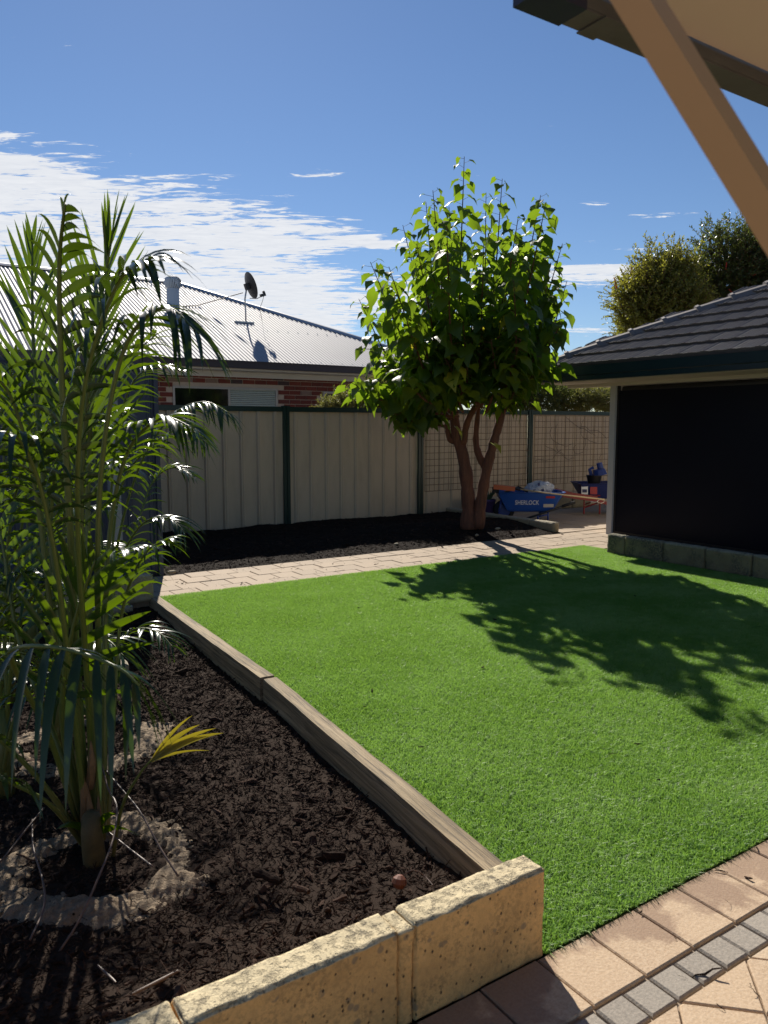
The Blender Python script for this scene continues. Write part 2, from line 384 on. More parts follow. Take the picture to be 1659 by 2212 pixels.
M_mortar = simple('filler mortar', (.66, .40, .15), .95, var=.3, scale=25, bump=.7, bscale=200)
def mulch_mat(name, c1, c2, c3):
    m, t = new_mat(name)
    f = t.noise(60, 5, .7, t.mapv(t.pos, sc=(1, 1.6, 1))); r = t.m('ADD', t.m('MULTIPLY', t.rnd, .5), t.m('MULTIPLY', f, .6))
    c = t.ramp(r, [(.15, c1), (.5, c2), (.9, c3)])
    setp(t, c, .95, 0, .08, nrm=t.bump(t.noise(180, 4, .7, t.pos), .9, .004))
    return m
M_mulch = mulch_mat('mulch soil', (.007, .005, .004), (.022, .015, .011), (.045, .031, .024))
M_chip = mulch_mat('mulch chips', (.009, .006, .005), (.030, .019, .0145), (.085, .055, .042))
M_sandm = simple('pale sandy soil', (.24, .18, .12), .95, var=.7, scale=70, bump=1, bscale=120, bd=.012)
def wood_mat():
    m, t = new_mat('weathered sleeper timber')
    oc = t.n('TexCoord').outputs['Object']
    v = t.mapv(oc, sc=(34, 1.1, 34)); g = t.noise(1, 6, .68, v, dist=.8)
    v2 = t.mapv(oc, sc=(110, 3.0, 110)); g2 = t.noise(1, 4, .6, v2)
    c = t.ramp(g, [(.32, (.045, .030, .016)), (.44, (.19, .135, .075)), (.58, (.35, .26, .155)), (.75, (.46, .355, .225))])
    c = t.mix(t.ramp(g2, [(.36, 1.0), (.46, 0.0)]), c, (.07, .05, .032))
    c = t.mix(t.m('MULTIPLY', t.noise(2.2, 3, .5, oc), .4), c, (.26, .23, .15))
    setp(t, c, .85, nrm=t.bump(t.m('ADD', g, g2), .9, .006))
    return m
M_wood = wood_mat()
def turf_mat():
    m, t = new_mat('artificial turf blades')
    big = t.noise(1.6, 4, .6, t.pos); mid = t.noise(14, 3, .6, t.pos); fn = t.noise(420, 2, .6, t.pos)
    f = t.m('ADD', t.m('ADD', t.m('MULTIPLY', big, .55), t.m('MULTIPLY', mid, .30)), t.m('MULTIPLY', fn, .35))
    c = t.ramp(f, [(.35, (.050, .155, .024)), (.54, (.135, .290, .055)), (.70, (.38, .52, .22))])
    setp(t, c, .46, 0, .42)
    tl = t.n('BsdfTranslucent'); t.put(tl.inputs[0], (.32, .54, .08)); mx = t.n('MixShader'); mx.inputs[0].default_value = .42
    t.L.new(t.p.outputs[0], mx.inputs[1]); t.L.new(tl.outputs[0], mx.inputs[2]); t.L.new(mx.outputs[0], t.out.inputs[0])
    return m
M_turf = turf_mat()
M_turfbase = simple('turf backing', (.04, .09, .02), .95, var=.3, scale=60)
def metal_paint(name, col, rough=.45, var=.08, dust=0.0):
    m, t = new_mat(name)
    f = t.noise(2.5, 4, .6, t.mapv(t.pos, sc=(1, 1, .35)))
    c = t.mix(f, tuple(v * (1 - var) for v in col), tuple(v * (1 + var) for v in col))
    if dust: c = t.mix(t.m('MULTIPLY', t.ramp(t.noise(6, 5, .65, t.mapv(t.pos, sc=(1, 1, .3))), [(.45, 0.0), (.75, 1.0)]), dust), c, tuple(v * .72 for v in col))
    setp(t, c, rough, 0, .4)
    return m
M_fence = metal_paint('cream fence sheet', (.54, .42, .29), .5, .05, .6)
M_green = metal_paint('dark green steel', (.010, .032, .026), .35)
M_navy = metal_paint('navy steel sheet', (.040, .046, .075), .5, .1, .3)
M_navydk = metal_paint('dark navy trim', (.012, .016, .04), .45)
M_gutter = metal_paint('dark teal gutter', (.010, .026, .034), .28)
M_creamp = metal_paint('cream painted timber', (.50, .46, .39), .6)
M_whitep = metal_paint('off white powder coat', (.42, .42, .42), .45)
M_rust = simple('rusty wire', (.085, .042, .022), .8, var=.4, scale=30)
def blind_mat():
    m, t = new_mat('black mesh blind')
    v = t.mapv(t.pos, sc=(1, 60, 60)); c = t.mix(t.noise(3, 3, .5, t.pos), (.0025, .0032, .009), (.004, .005, .011))
    setp(t, c, .5, 0, .16, nrm=t.bump(t.noise(2, 2, .5, t.pos), .15, .05))
    return m
M_blind = blind_mat()
M_black = simple('black metal', (.008, .008, .010), .45)
def tile_mat():
    m, t = new_mat('concrete roof tile')
    f = t.noise(90, 4, .6, t.pos); g = t.noise(5, 4, .6, t.pos)
    c = t.mix(t.rnd, (.068, .056, .049), (.085, .070, .061)); c = t.mix(t.m('MULTIPLY', f, .5), c, (.14, .12, .115))
    c = t.mix(t.m('MULTIPLY', t.ramp(g, [(.5, 0.0), (.7, 1.0)]), .35), c, (.035, .033, .03))
    setp(t, c, .62, nrm=t.bump(f, .35, .003)); return m
M_tile = tile_mat()
M_cap = simple('ridge cap', (.15, .13, .125), .7, var=.25, scale=40, bump=.4, bscale=200)
def iron():
    m, t = new_mat('corrugated zincalume roof')
    f = t.noise(1.3, 4, .6, t.pos); g = t.noise(5, 5, .6, t.mapv(t.pos, sc=(3, .4, .4)))
    c = t.mix(t.m('MULTIPLY', g, .6), t.mix(f, (.32, .31, .33), (.39, .38, .40)), (.27, .255, .27))
    setp(t, c, .6, .0, .4); return m
M_iron = iron()
M_zinc = simple('galvanised steel', (.45, .45, .46), .4, .6, var=.15, scale=12)
M_brick = None
def brickm():
    m, t = new_mat('red brick')
    c = t.ramp(t.rnd, [(0, (.10, .018, .013)), (.45, (.14, .026, .018)), (.75, (.09, .018, .015)), (.84, (.10, .030, .028)), (.86, (.030, .028, .036)), (.92, (.035, .032, .04)), (.93, (.20, .15, .125)), (1, (.16, .12, .10))])
    c = t.mix(t.m('MULTIPLY', t.noise(50, 4, .6, t.pos), .25), c, (.20, .07, .05))
    setp(t, c, .85, nrm=t.bump(t.noise(120, 3, .6, t.pos), .4, .003)); return m
M_brick = brickm()
M_brickmortar = simple('brick mortar', (.42, .36, .30), .95, var=.15, scale=20)
M_glassd = simple('dark window glass', (.006, .007, .008), .08, 0, .6)
M_blindslat = simple('pale green blind slat', (.36, .42, .38), .5)
M_frame = simple('aluminium window frame', (.36, .36, .35), .45, .2)
M_brown = metal_paint('dark brown gutter', (.050, .040, .045), .4)
M_soffit = metal_paint('grey fascia board', (.50, .54, .59), .6)
M_dish = simple('dark grey dish', (.035, .033, .036), .45, .2)
M_ceil = simple('beige patio ceiling', (.53, .435, .355), .75, var=.04, scale=2)
M_brace = simple('tan painted steel', (.45, .265, .12), .55, var=.06, scale=3)
M_channel = simple('weathered grey channel', (.085, .085, .085), .6, .2, var=.45, scale=9, bump=.3, bscale=70)
M_blue = simple('blue barrow tray', (.010, .065, .30), .33, var=.12)
M_blueD = simple('blue steel frame', (.010, .035, .20), .45)
M_navytub = simple('navy plastic tray', (.010, .022, .12), .35)
M_red = simple('red steel frame', (.22, .008, .010), .4)
M_rubber = simple('black rubber', (.006, .006, .007), .7)
M_orange = simple('orange plastic', (.42, .085, .018), .4)
M_bag = simple('white plastic bag', (.42, .44, .48), .35, var=.1, scale=14, bump=.8, bscale=18, bd=.03)
M_print = simple('navy print', (.012, .02, .10), .5)
M_whitepr = simple('white print', (.75, .76, .78), .5, var=.03)
M_redpr = simple('red print', (.35, .02, .03), .5)
M_pale = simple('pale wooden handle', (.45, .34, .19), .55)
M_pot = simple('purple plastic pot', (.07, .045, .15), .5)
M_aloe = simple('grey green succulent', (.05, .10, .05), .5)
M_twig = simple('dead stem', (.13, .085, .065), .45, var=.4, scale=25)
M_vine = simple('dry vine', (.05, .035, .03), .8)
M_greypost = simple('weathered pale post', (.30, .29, .29), .8, var=.2, scale=6)
M_ground = simple('bare sandy ground', (.16, .13, .09), .95, var=.3, scale=1.5)
M_rock = simple('brown seed pod', (.14, .045, .022), .6, var=.5, scale=30)
M_paper = simple('white scrap', (.6, .58, .52), .7)

# ================================================================== GROUND AND SETTING
MB().box((-60, -40, -.5), (90, 140, -.30)).build('ground', M_ground).__setitem__('kind', 'structure')
# sub-grade slabs under paving (joint sand shows between the pavers)
b = MB(); b.box((-4, -6, -.29), (12, 1.44, -.012)); sb = b.build('patio_bedding', M_sand); sb['kind'] = 'structure'
b = MB(); b.box((1.72, 6.62, -.29), (13, 7.70, -.012)); b.box((8.12, 7.702, -.29), (13, 10.28, -.012)); b.box((7.30, .9, -.29), (13, 6.618, -.012)); sb = b.build('path_bedding', M_sand); sb['kind'] = 'structure'
b = MB(); b.prism([(1.60, 1.47), (7.25, 1.47), (7.25, 6.66), (1.93, 6.66), (1.835, 4.03)], -.29, -.004); sb = b.build('lawn_base', M_turfbase); sb['kind'] = 'structure'

# ---- pavers, each one a part of the paved setting
def pv_box(du, dv, h=.05, ch=.004):
    return MB().box((-du / 2, -dv / 2, -h), (du / 2, dv / 2, 0), 0, ch)
path = empty('path', (1.9, 6.67, 0)); path['kind'] = 'structure'
me_sq = [pv_box(.244, .246).mesh('paver', M_pavpath) for _ in range(1)][0]
joint0 = [2.555, 2.427, 2.54, 2.42]      # measured joints, rear row first
rows = [(7.53, 2.555), (7.278, 2.427), (7.026, 2.545), (6.778, 2.415)]
for ri, (vc, j0) in enumerate(rows):
    u = j0 - .25 * 3 + .125
    while u < 11.2:
        if u - .125 > 1.70:
            o = link('paver', me_sq, path, (u - 1.9, vc - 6.67, random.uniform(-.0035, .0035))); o.rotation_euler = (random.gauss(0, .004), random.gauss(0, .004), random.gauss(0, .006))
            o.scale = (1, 1.0, 1)
        u += .25
for vc in (6.53, 6.28, 6.03):
    u = 7.36
    while u < 11.2:
        if not (u < 7.5 and vc < 6.3):
            o = link('paver', me_sq, path, (u + .13 * (vc == 6.28) - 1.9, vc - 6.67, random.uniform(-.003, .003)))
        u += .25
me_sq4 = pv_box(.39, .39).mesh('paver', M_pavpath)
for i in range(6):
    for j in range(6):
        link('paver', me_sq4, path, (8.32 + .4 * i - 1.9, 7.91 + .4 * j - 6.67, random.uniform(-.003, .003)))
patio = empty('patio_paving', (1.5, 1.2, 0)); patio['kind'] = 'structure'
def place_poly(poly, mat, ch=.004, h=.05, gap=.0035):
    n = len(poly)
    if n < 3: return
    cx = sum(p[0] for p in poly) / n; cy = sum(p[1] for p in poly) / n
    A = .5 * abs(sum(poly[i][0] * poly[(i + 1) % n][1] - poly[(i + 1) % n][0] * poly[i][1] for i in range(n)))
    if A < .0015: return
    q = []
    for p in poly:
        l = math.hypot(p[0] - cx, p[1] - cy); k = (l - gap * 1.2) / l; q.append(((p[0] - cx) * k, (p[1] - cy) * k))
    me = MB().prism(q, -h, 0, ch).mesh('paver', mat)
    o = link('paver', me, patio, (cx - 1.5, cy - 1.2, random.uniform(-.0018, .0018))); o.rotation_euler = (random.gauss(0, .003), random.gauss(0, .003), 0)
for i in range(-7, 12):
    u0 = 1.683 + .2095 * i
    place_poly([(u0, 1.243), (u0 + .2095, 1.243), (u0 + .2095, 1.459), (u0, 1.459)], M_pav)
for i in range(-12, 24):
    u0 = 1.5715 + .1076 * i
    place_poly([(u0, 1.137), (u0 + .1076, 1.137), (u0 + .1076, 1.238), (u0, 1.238)], M_pavgrey, ch=.006, gap=.004)
def clipV(poly, vmax):
    out = []
    for i in range(len(poly)):
        a, b = poly[i], poly[(i + 1) % len(poly)]
        if a[1] <= vmax: out.append(a)
        if (a[1] <= vmax) != (b[1] <= vmax):
            t = (vmax - a[1]) / (b[1] - a[1]); out.append((a[0] + t * (b[0] - a[0]), vmax))
    return out
h_ = .217 / math.sqrt(2)
for i in range(-9, 14):
    for j in range(-9, 9):
        cx = 1.824 + (i) * h_; cy = .985 - h_ + (j) * h_
        if (i + j) % 2: continue
        poly = [(cx + h_, cy), (cx, cy + h_), (cx - h_, cy), (cx, cy - h_)]
        if cy - h_ > 1.12 or cy < -.35 or cx < .1: continue
        place_poly(clipV(poly, 1.131), M_pav)
b = MB(); b.box((-4, -6, -.25), (12, -.56, -.004)); o = b.build('patio_slab', M_pav); o['kind'] = 'structure'

# ---- lawn: turf blade patches instanced over the backing
def blade_patch(seed, n=2700, w=.2486):
    r = np.random.default_rng(seed); mb = MB(); vs = []; fs = []
    x = r.random(n) * w - w / 2; y = r.random(n) * w - w / 2
    for i in range(n):
        h = .015 + .012 * r.random(); a = r.random() * 6.283; bw = .0009 + .0006 * r.random()
        lx = r.normal(0, .010) - .004; ly = r.normal(0, .010) - .006
        px, py = math.cos(a) * bw, math.sin(a) * bw; k = len(vs)
        vs += [(x[i] - px, y[i] - py, 0), (x[i] + px, y[i] + py, 0), (x[i] + px + lx * .4, y[i] + py + ly * .4, h * .62), (x[i] - px + lx * .4, y[i] - py + ly * .4, h * .62), (x[i] + lx * 1.3, y[i] + ly * 1.3, h)]
        fs += [(k, k + 1, k + 2, k + 3), (k + 3, k + 2, k + 4)]
    return mb.add(vs, fs)
src = [source(blade_patch(i + 1), 'turf_patch', M_turf) for i in range(6)]
def sleeper_u(v):          # lawn side of the sleepers
    return 1.988 - (6.6 - v) * .041 if v > 4.02 else 1.886 - (4.02 - v) * .095
pts = []; TS = .2486
for j in range(21):
    v = 1.462 + TS * (j + .5)
    u = sleeper_u(v) - .035 + TS / 2
    if j == 0: u = 1.512 + TS / 2
    while u - TS / 2 < 7.23:
        pts.append((u, v, -.004)); u += TS
k = len(pts)
lawn = scatter('lawn_grass', pts, np.zeros((k, 3)), np.ones((k, 3)), rng.integers(0, 6, k), src)
tag(lawn, 'bright green artificial turf lawn between the sleepers and the patio', 'artificial grass', kind='stuff')

# ---- garden bed heights
bA = PZ(205, 1842, -.06); bB = PZ(120, 1600, -.06); bC = PZ(238, 1450, -.06); bD = PZ(20, 1500, -.06); bE = PZ(70, 1400, -.06)
def bed_h(u, v):
    z = -.085 + .022 * fbm(u, v, 3, 1.3) + .012 * fbm(u, v, 3, 6) + .007 * fbm(u, v, 3, 26)
    z = z + .035 * np.clip((v - 5.2) / 1.3, 0, 1) - .02 * np.exp(-((v - 4.2) / .8) ** 2)
    z = z + .07 * np.clip((2.2 - v) / .7, 0, 1)
    return z
def ring(u, v, c, r, w, h, squash=1.0):
    d = np.hypot((u - c[0]), (v - c[1]) * squash); d = d + .13 * fbm(u, v, 4, 3.0)
    return h * np.exp(-((d - r) / w) ** 2) - .10 * np.exp(-(d / (r * .75)) ** 2)
bed = grid_obj('garden_bed', -3.5, 2.02, 1.5, 6.62, .016, bed_h, M_mulch); bed['kind'] = 'structure'
cA = (bA[0] + .03, bA[1] - .05); cB = (bB[0] + .12, bB[1] + .02)
def sand_h(u, v):
    a = np.maximum(np.maximum(ring(u, v, cA, .23, .14, .052), ring(u, v, cB, .28, .15, .052)), ring(u, v, (cA[0] - .75, cA[1] + .15), .26, .15, .052))
    return bed_h(u, v) - .024 + a * (1 + .7 * fbm(u + 3, v, 3, 3.2)) + .015 * fbm(u, v, 4, 9) + .018 * fbm(u, v, 5, 45)
def sand_clip(U, V_, Z): return Z > bed_h(U, V_) - .012
sandm = grid_obj('sand_mound', -1.0, 1.3, 2.2, 4.8, .0085, sand_h, M_sandm, clip=sand_clip)
tag(sandm, 'pale sandy soil ringed around the palm bases', 'sand', kind='stuff')
bed2 = grid_obj('fence_bed', 2.40, 8.12, 7.67, 10.28, .03,
    lambda u, v: -.01 + .085 * np.clip((v - 7.72) / 1.0, 0, 1) + .075 * np.exp(-((u - 6.9) / 1.0) ** 2 - ((v - 8.6) / .55) ** 2) + .03 * fbm(u, v, 4, 2.2) * np.clip((v - 7.7) / .5, .2, 1) + .012 * fbm(u, v, 3, 16), M_mulch)
bed2['kind'] = 'structure'

def chip(seed, L, wd, th, n=5):
    r = np.random.default_rng(seed); mb = MB(); pts = []; ang = r.normal(0, .25, n)
    vs = []
    for i in range(n):
        s = i / (n - 1); x = (s - .5) * L; k = math.sin(math.pi * (.12 + .76 * s)) ** .5 * (1 + r.normal(0, .18))
        cy = math.sin(s * 3) * L * .06 * r.normal(0, 1); cz = math.sin(s * 3.1) * L * .10 * r.random()
        for q in range(5):
            a = q * 2 * math.pi / 5 + ang[i]; vs.append((x, cy + math.cos(a) * wd * k * (1 + r.normal(0, .15)), cz + math.sin(a) * th * k))
    fs = []
    for i in range(n - 1):
        for q in range(5): fs.append((i * 5 + q, i * 5 + (q + 1) % 5, i * 5 + 5 + (q + 1) % 5, i * 5 + 5 + q))
    fs += [(4, 3, 2, 1, 0), tuple((n - 1) * 5 + q for q in range(5))]
    return mb.add(vs, fs)
chips = [source(chip(i, L, wd, th), 'chip', M_chip) for i, (L, wd, th) in enumerate(
    [(.034, .004, .0025), (.022, .0045, .003), (.045, .0028, .002), (.060, .0018, .0014), (.030, .0065, .004), (.055, .009, .007), (.075, .0012, .001), (.018, .003, .002)])]
def scatter_chips(name, u0, u1, v0, v1, n, hf, keep, label, big=.02):
    u = rng.uniform(u0, u1, n * 2); v = rng.uniform(v0, v1, n * 2); k = keep(u, v); u = u[k][:n]; v = v[k][:n]; n = len(u)
    z = hf(u, v) + rng.uniform(-.002, .006, n)
    p = rng.random(n); w8 = np.array([.11, .20, .11, .19, .05, big, .20, .16]); var = np.searchsorted(np.cumsum(w8 / w8.sum()), p).clip(0, 7)
    rot = np.stack([rng.uniform(0, 6.28, n), rng.normal(0, .42, n), rng.uniform(0, 6.28, n)], -1)
    s = rng.lognormal(-.38, .45, n).clip(.25, 2.2); sc = np.stack([s, s, s], -1)
    o = scatter(name, np.stack([u, v, z], -1), rot, sc, var, chips)
    tag(o, label, 'mulch', kind='stuff'); return o
def keep1(u, v): return (u < np.where(v > 4.02, 1.90 - (6.6 - v) * .041, 1.79 - (4.02 - v) * .095)) & (v > 1.56) & ((sand_h(u, v) < bed_h(u, v) - .004) | (rng.random(len(u)) < .30)) & (u > -.9 - 0 * v)
scatter_chips('bark_mulch', -.9, 1.92, 1.56, 6.55, 75000, bed_h, keep1, 'dark brown bark mulch covering the near garden bed')
h2 = lambda u, v: -.01 + .085 * np.clip((v - 7.72) / 1.0, 0, 1) + .075 * np.exp(-((u - 6.9) / 1.0) ** 2 - ((v - 8.6) / .55) ** 2) + .03 * fbm(u, v, 4, 2.2) * np.clip((v - 7.7) / .5, .2, 1) + .012 * fbm(u, v, 3, 16)
scatter_chips('bark_mulch', 2.42, 8.06, 7.70, 10.25, 15000, h2, lambda u, v: (v < 8.5) | (rng.random(len(u)) < .45), 'dark bark mulch in the bed along the cream fence')
for nm, u0, u1, v0, v1, nn, lb in (('path_debris', 2.3, 8.0, 6.7, 7.66, 140, 'scattered dark mulch crumbs on the paved path'), ('patio_debris', 1.5, 3.2, .7, 1.45, 70, 'tiny dark crumbs scattered on the patio pavers'), ('lawn_debris', 2.0, 7.0, 1.6, 6.6, 60, 'few small dark crumbs lying on the turf')):
    scatter_chips(nm, u0, u1, v0, v1, nn, (lambda u, v: .004 + 0 * u) if nm != 'lawn_debris' else (lambda u, v: .02 + 0 * u), lambda u, v: (rng.random(len(u)) < 2), lb)
# larger individual pieces of wood and stone lying on the mulch
def log(name, p0, p1, r, mat, label, cat):
    p0, p1 = Vector(p0), Vector(p1); m = (p0 + p1) / 2; n = 7; mb = MB(); ps = []; rr = []
    for i in range(n):
        s = i / (n - 1); ps.append(p0.lerp(p1, s) + Vector((random.gauss(0, r * .12), random.gauss(0, r * .12), random.gauss(0, r * .1)))); rr.append(r * (.85 + .3 * random.random()) * (.8 if i in (0, n - 1) else 1))
    mb.tube(ps, rr, 9)
    o = mb.build(name, mat, smooth=False, off=tuple(m), loc=m); return tag(o, label, cat)
log('bark_chunk', PZ(548, 1884, -.035), PZ(608, 1905, -.035), .014, M_chip, 'thick dark bark chunk on the mulch near the limestone wall', 'bark')
log('bark_chunk', PZ(632, 1915, -.04), PZ(668, 1926, -.04), .010, M_chip, 'short bark chunk just right of the thick bark chunk', 'bark')
log('stick', PZ(285, 2148, .0), PZ(385, 2098, .0), .0045, M_twig, 'pale grey stick lying on mulch at the bottom of the photo', 'stick')
log('stick', PZ(212, 2085, .0), PZ(250, 2122, .0), .003, M_twig, 'short dark stick left of the pale grey stick', 'stick')
p = PZ(862, 1908, -.03)
mb = MB(); mb.lathe([(0, -.02), (.018, -.014), (.026, 0), (.022, .016), (.010, .026), (0, .028)], (0, 0, 0), 9, axis=(.3, .2, 1))
o = mb.build('seed_pod', M_rock, off=(0, 0, 0), loc=p); tag(o, 'reddish brown woody seed pod beside the end of the sleeper', 'seed pod')
o = MB().tube(spline([PZ(868, 1893, -.02), PZ(890, 1880, .01), PZ(915, 1890, -.01), PZ(935, 1912, -.02)], 12), .0022, 5).build('curled_twig', M_twig, off=tuple(p), loc=p); tag(o, 'thin pale curled twig arching from the red seed pod', 'twig')
def rough_box(name, mat, size, loc, rz=0, label=None, cat=None, amp=.004, step=.03, parent=None, seed=0, chamf=.012):
    """subdivided block with worn arrises and a lumpy surface"""
    lx, ly, lz = size; nx, ny, nz = max(2, int(lx / step)), max(2, int(ly / step)), max(2, int(lz / step))
    vid = {}; vs = []; fs = []
    def V(i, j, k):
        key = (i, j, k)
        if key not in vid:
            x, y, z = i / nx * lx - lx / 2, j / ny * ly - ly / 2, k / nz * lz
            ed = (i in (0, nx)) + (j in (0, ny)) + (k in (0, nz))
            c = Vector((0, 0, lz / 2)); p = Vector((x, y, z))
            s = seed * 3.7
            def nn(a, b, m): return float(fbm(np.array([a * m + s]), np.array([b * m + s]), 4, 1)[0])
            d = amp * nn(x + z * .7, y + z * 1.3, 14)
            if i in (0, nx): p.x += (1 if i else -1) * (d - (chamf * .6 * (ed > 1)) * (1 + 1.2 * nn(y, z, 20)))
            if j in (0, ny): p.y += (1 if j else -1) * (d - (chamf * .6 * (ed > 1)) * (1 + 1.2 * nn(x, z, 20)))
            if k == nz: p.z += amp * 1.3 * nn(x, y, 22) - chamf * .6 * (ed > 1) * (1 + 1.2 * nn(x, y, 20))
            vid[key] = len(vs); vs.append(tuple(p))
        return vid[key]
    for i in range(nx):
        for j in range(ny):
            fs.append((V(i, j, 0), V(i, j + 1, 0), V(i + 1, j + 1, 0), V(i + 1, j, 0))); fs.append((V(i, j, nz), V(i + 1, j, nz), V(i + 1, j + 1, nz), V(i, j + 1, nz)))
    for i in range(nx):
        for k in range(nz):
            fs.append((V(i, 0, k), V(i + 1, 0, k), V(i + 1, 0, k + 1), V(i, 0, k + 1))); fs.append((V(i, ny, k), V(i, ny, k + 1), V(i + 1, ny, k + 1), V(i + 1, ny, k)))
    for j in range(ny):
        for k in range(nz):
            fs.append((V(0, j, k), V(0, j, k + 1), V(0, j + 1, k + 1), V(0, j + 1, k))); fs.append((V(nx, j, k), V(nx, j + 1, k), V(nx, j + 1, k + 1), V(nx, j, k + 1)))
    me = MB().add(vs, fs).mesh(name, mat, smooth=True)
    o = link(name, me, parent); pl = root_loc(parent) if parent else (0, 0, 0)
    o.location = (loc[0] - pl[0], loc[1] - pl[1], loc[2] - pl[2]); o.rotation_euler = (0, 0, rz)
    if label: tag(o, label, cat)
    return o
p = PZ(242, 1452, -.07)
rough_box('limestone_offcut', M_limegrey, (.20, .13, .06), p, R(-8), 'small flat limestone offcut lying on mulch beside a palm clump', 'stone', seed=5, step=.015)
for (x, y, L, lab) in [(1075, 1144, .10, 'flat pale stone on mulch near the foot of the mulberry tree'), (1030, 1158, .07, 'small pale stone on mulch by the path')]:
    rough_box('stone', M_limegrey, (L, L * .6, .03), PZ(x, y, .05), .4, lab, 'stone', seed=int(x), step=.02)
rough_box('stone', M_limegrey, (.06, .05, .025), PZ(856, 1177, .02), .2, 'tiny white stone at the edge of the fence bed', 'stone', seed=3, step=.015)
rough_box('stone', M_limegrey, (.09, .05, .03), PZ(371, 1238, .01), .2, 'pale stone lying at the shed corner where the path starts', 'stone', seed=4, step=.02)

# ---- limestone walls
wall = empty('limestone_wall', (1.5, 1.5, 0)); tag(wall, 'yellow crumbly limestone block wall in the foreground at the front of the bed', 'wall')
rough_box('limestone_block', M_lime, (.455, .092, .27), (1.28, 1.507, -.008), 0, parent=wall, amp=.0045, step=.0065, seed=1, chamf=.010)
rough_box('mortar_joint', M_lime, (.044, .088, .262), (1.030, 1.509, -.008), 0, parent=wall, amp=.006, step=.008, seed=2, chamf=.006)
rough_box('limestone_block', M_lime, (.545, .092, .268), (.734, 1.510, -.008), 0, parent=wall, amp=.0045, step=.0065, seed=3, chamf=.010)
rough_box('limestone_block', M_lime, (.507, .092, .268), (.2065, 1.512, -.008), 0, parent=wall, amp=.0045, step=.008, seed=6, chamf=.010)
for i in range(4): rough_box('limestone_block', M_lime, (.50, .092, .268), (-.31 - .51 * i, 1.512, -.008), 0, parent=wall, amp=.004, step=.03, seed=7 + i)
w2 = empty('limestone_wall', (1.9, 6.6, -.1)); tag(w2, 'weathered limestone block wall behind the palms at the far end of the bed', 'wall')
for i in range(6):
    rough_box('limestone_block', M_limegrey, (.50, .10, .24), (1.675 - .51 * i, 6.60, .005), 0, parent=w2, seed=20 + i, step=.025, amp=.006)
    rough_box('limestone_block', M_limegrey, (.50, .13, .16), (1.49 - .51 * i, 6.58, -.16), 0, parent=w2, seed=30 + i, step=.03, amp=.006)
w3 = empty('limestone_wall', (7.28, 6.15, 0)); tag(w3, 'low mould stained limestone block wall under the black blind', 'wall')
vv = 6.15
for i in range(9):
    L = .26 if i == 0 else .525
    rough_box('limestone_block', M_limemould, (.11, L - .006, .25), (7.28, vv - L / 2, -.012), 0, parent=w3, seed=40 + i, step=.035, amp=.005); vv -= L
w4 = empty('limestone_wall', (8.12, 7.8, 0)); tag(w4, 'low row of limestone blocks edging the fence bed beside the wheelbarrow', 'wall')
for i in range(5): rough_box('limestone_block', M_limegrey, (.11, .505, .15), (8.09, 8.05 + .51 * i, -.01), 0, parent=w4, seed=60 + i, step=.035, amp=.007)
w5 = empty('limestone_wall', (9.0, 10.1, 0)); tag(w5, 'pale limestone wall along the fence foot behind the wheelbarrows', 'wall')
for i in range(6): rough_box('limestone_block', M_limegrey, (.50, .12, .30), (8.55 + .51 * i, 10.12, -.01), 0, parent=w5, seed=70 + i, step=.05, amp=.005)

# ---- timber sleepers
def sleeper(p, q, h, w_, ztop0, ztop1, label, seed):
    p, q = Vector(p), Vector(q); L = (q - p).length; d = (q - p) / L; n = 90; m = 8
    side = Vector((d.y, -d.x, 0)); vs = []; fs = []
    prof = [(-.5, 0), (-.5, .88), (-.46, 1), (-.2, 1), (.1, 1), (.3, 1), (.46, 1), (.5, .9), (.5, 0)]
    k = len(prof)
    for i in range(n + 1):
        s = i / n; zt = ztop0 + (ztop1 - ztop0) * s
        for j, (a, hh) in enumerate(prof):
            nx = float(fbm(np.array([s * L * 5 + seed]), np.array([j * 3.1 + seed]), 3, 1)[0]) * .0035
            nz = float(fbm(np.array([s * L * 4 + seed * 2]), np.array([j * 1.7]), 4, 1)[0]) * .004
            wob = float(fbm(np.array([s * L * 1.2 + seed]), np.array([.3]), 2, 1)[0]) * .012
            vs.append(tuple(Vector((0, s * L, (zt - h) + h * hh + (nz if hh > .5 else 0))) + Vector((a * w_ + nx + wob, 0, 0))))
    for i in range(n):
        for j in range(k - 1): fs.append((i * k + j, i * k + j + 1, (i + 1) * k + j + 1, (i + 1) * k + j))
    fs += [tuple(range(k)), tuple(n * k + j for j in range(k))[::-1]]
    me = MB().add(vs, fs).mesh('timber_sleeper', M_wood, smooth=False)
    o = link('timber_sleeper', me, None, (p.x, p.y, 0)); o.rotation_euler = (0, 0, math.atan2(-d.x, d.y))
    tag(o, label, 'sleeper', 'timber sleepers edging the lawn')
sleeper((1.634, 1.77, 0), (1.850, 4.03, 0), .20, .088, .040, .034, 'nearer weathered timber sleeper ending at the limestone wall', 3)
sleeper((1.835, 4.045, 0), (1.938, 6.60, 0), .20, .092, .042, .030, 'farther weathered timber sleeper reaching the paved path', 9)

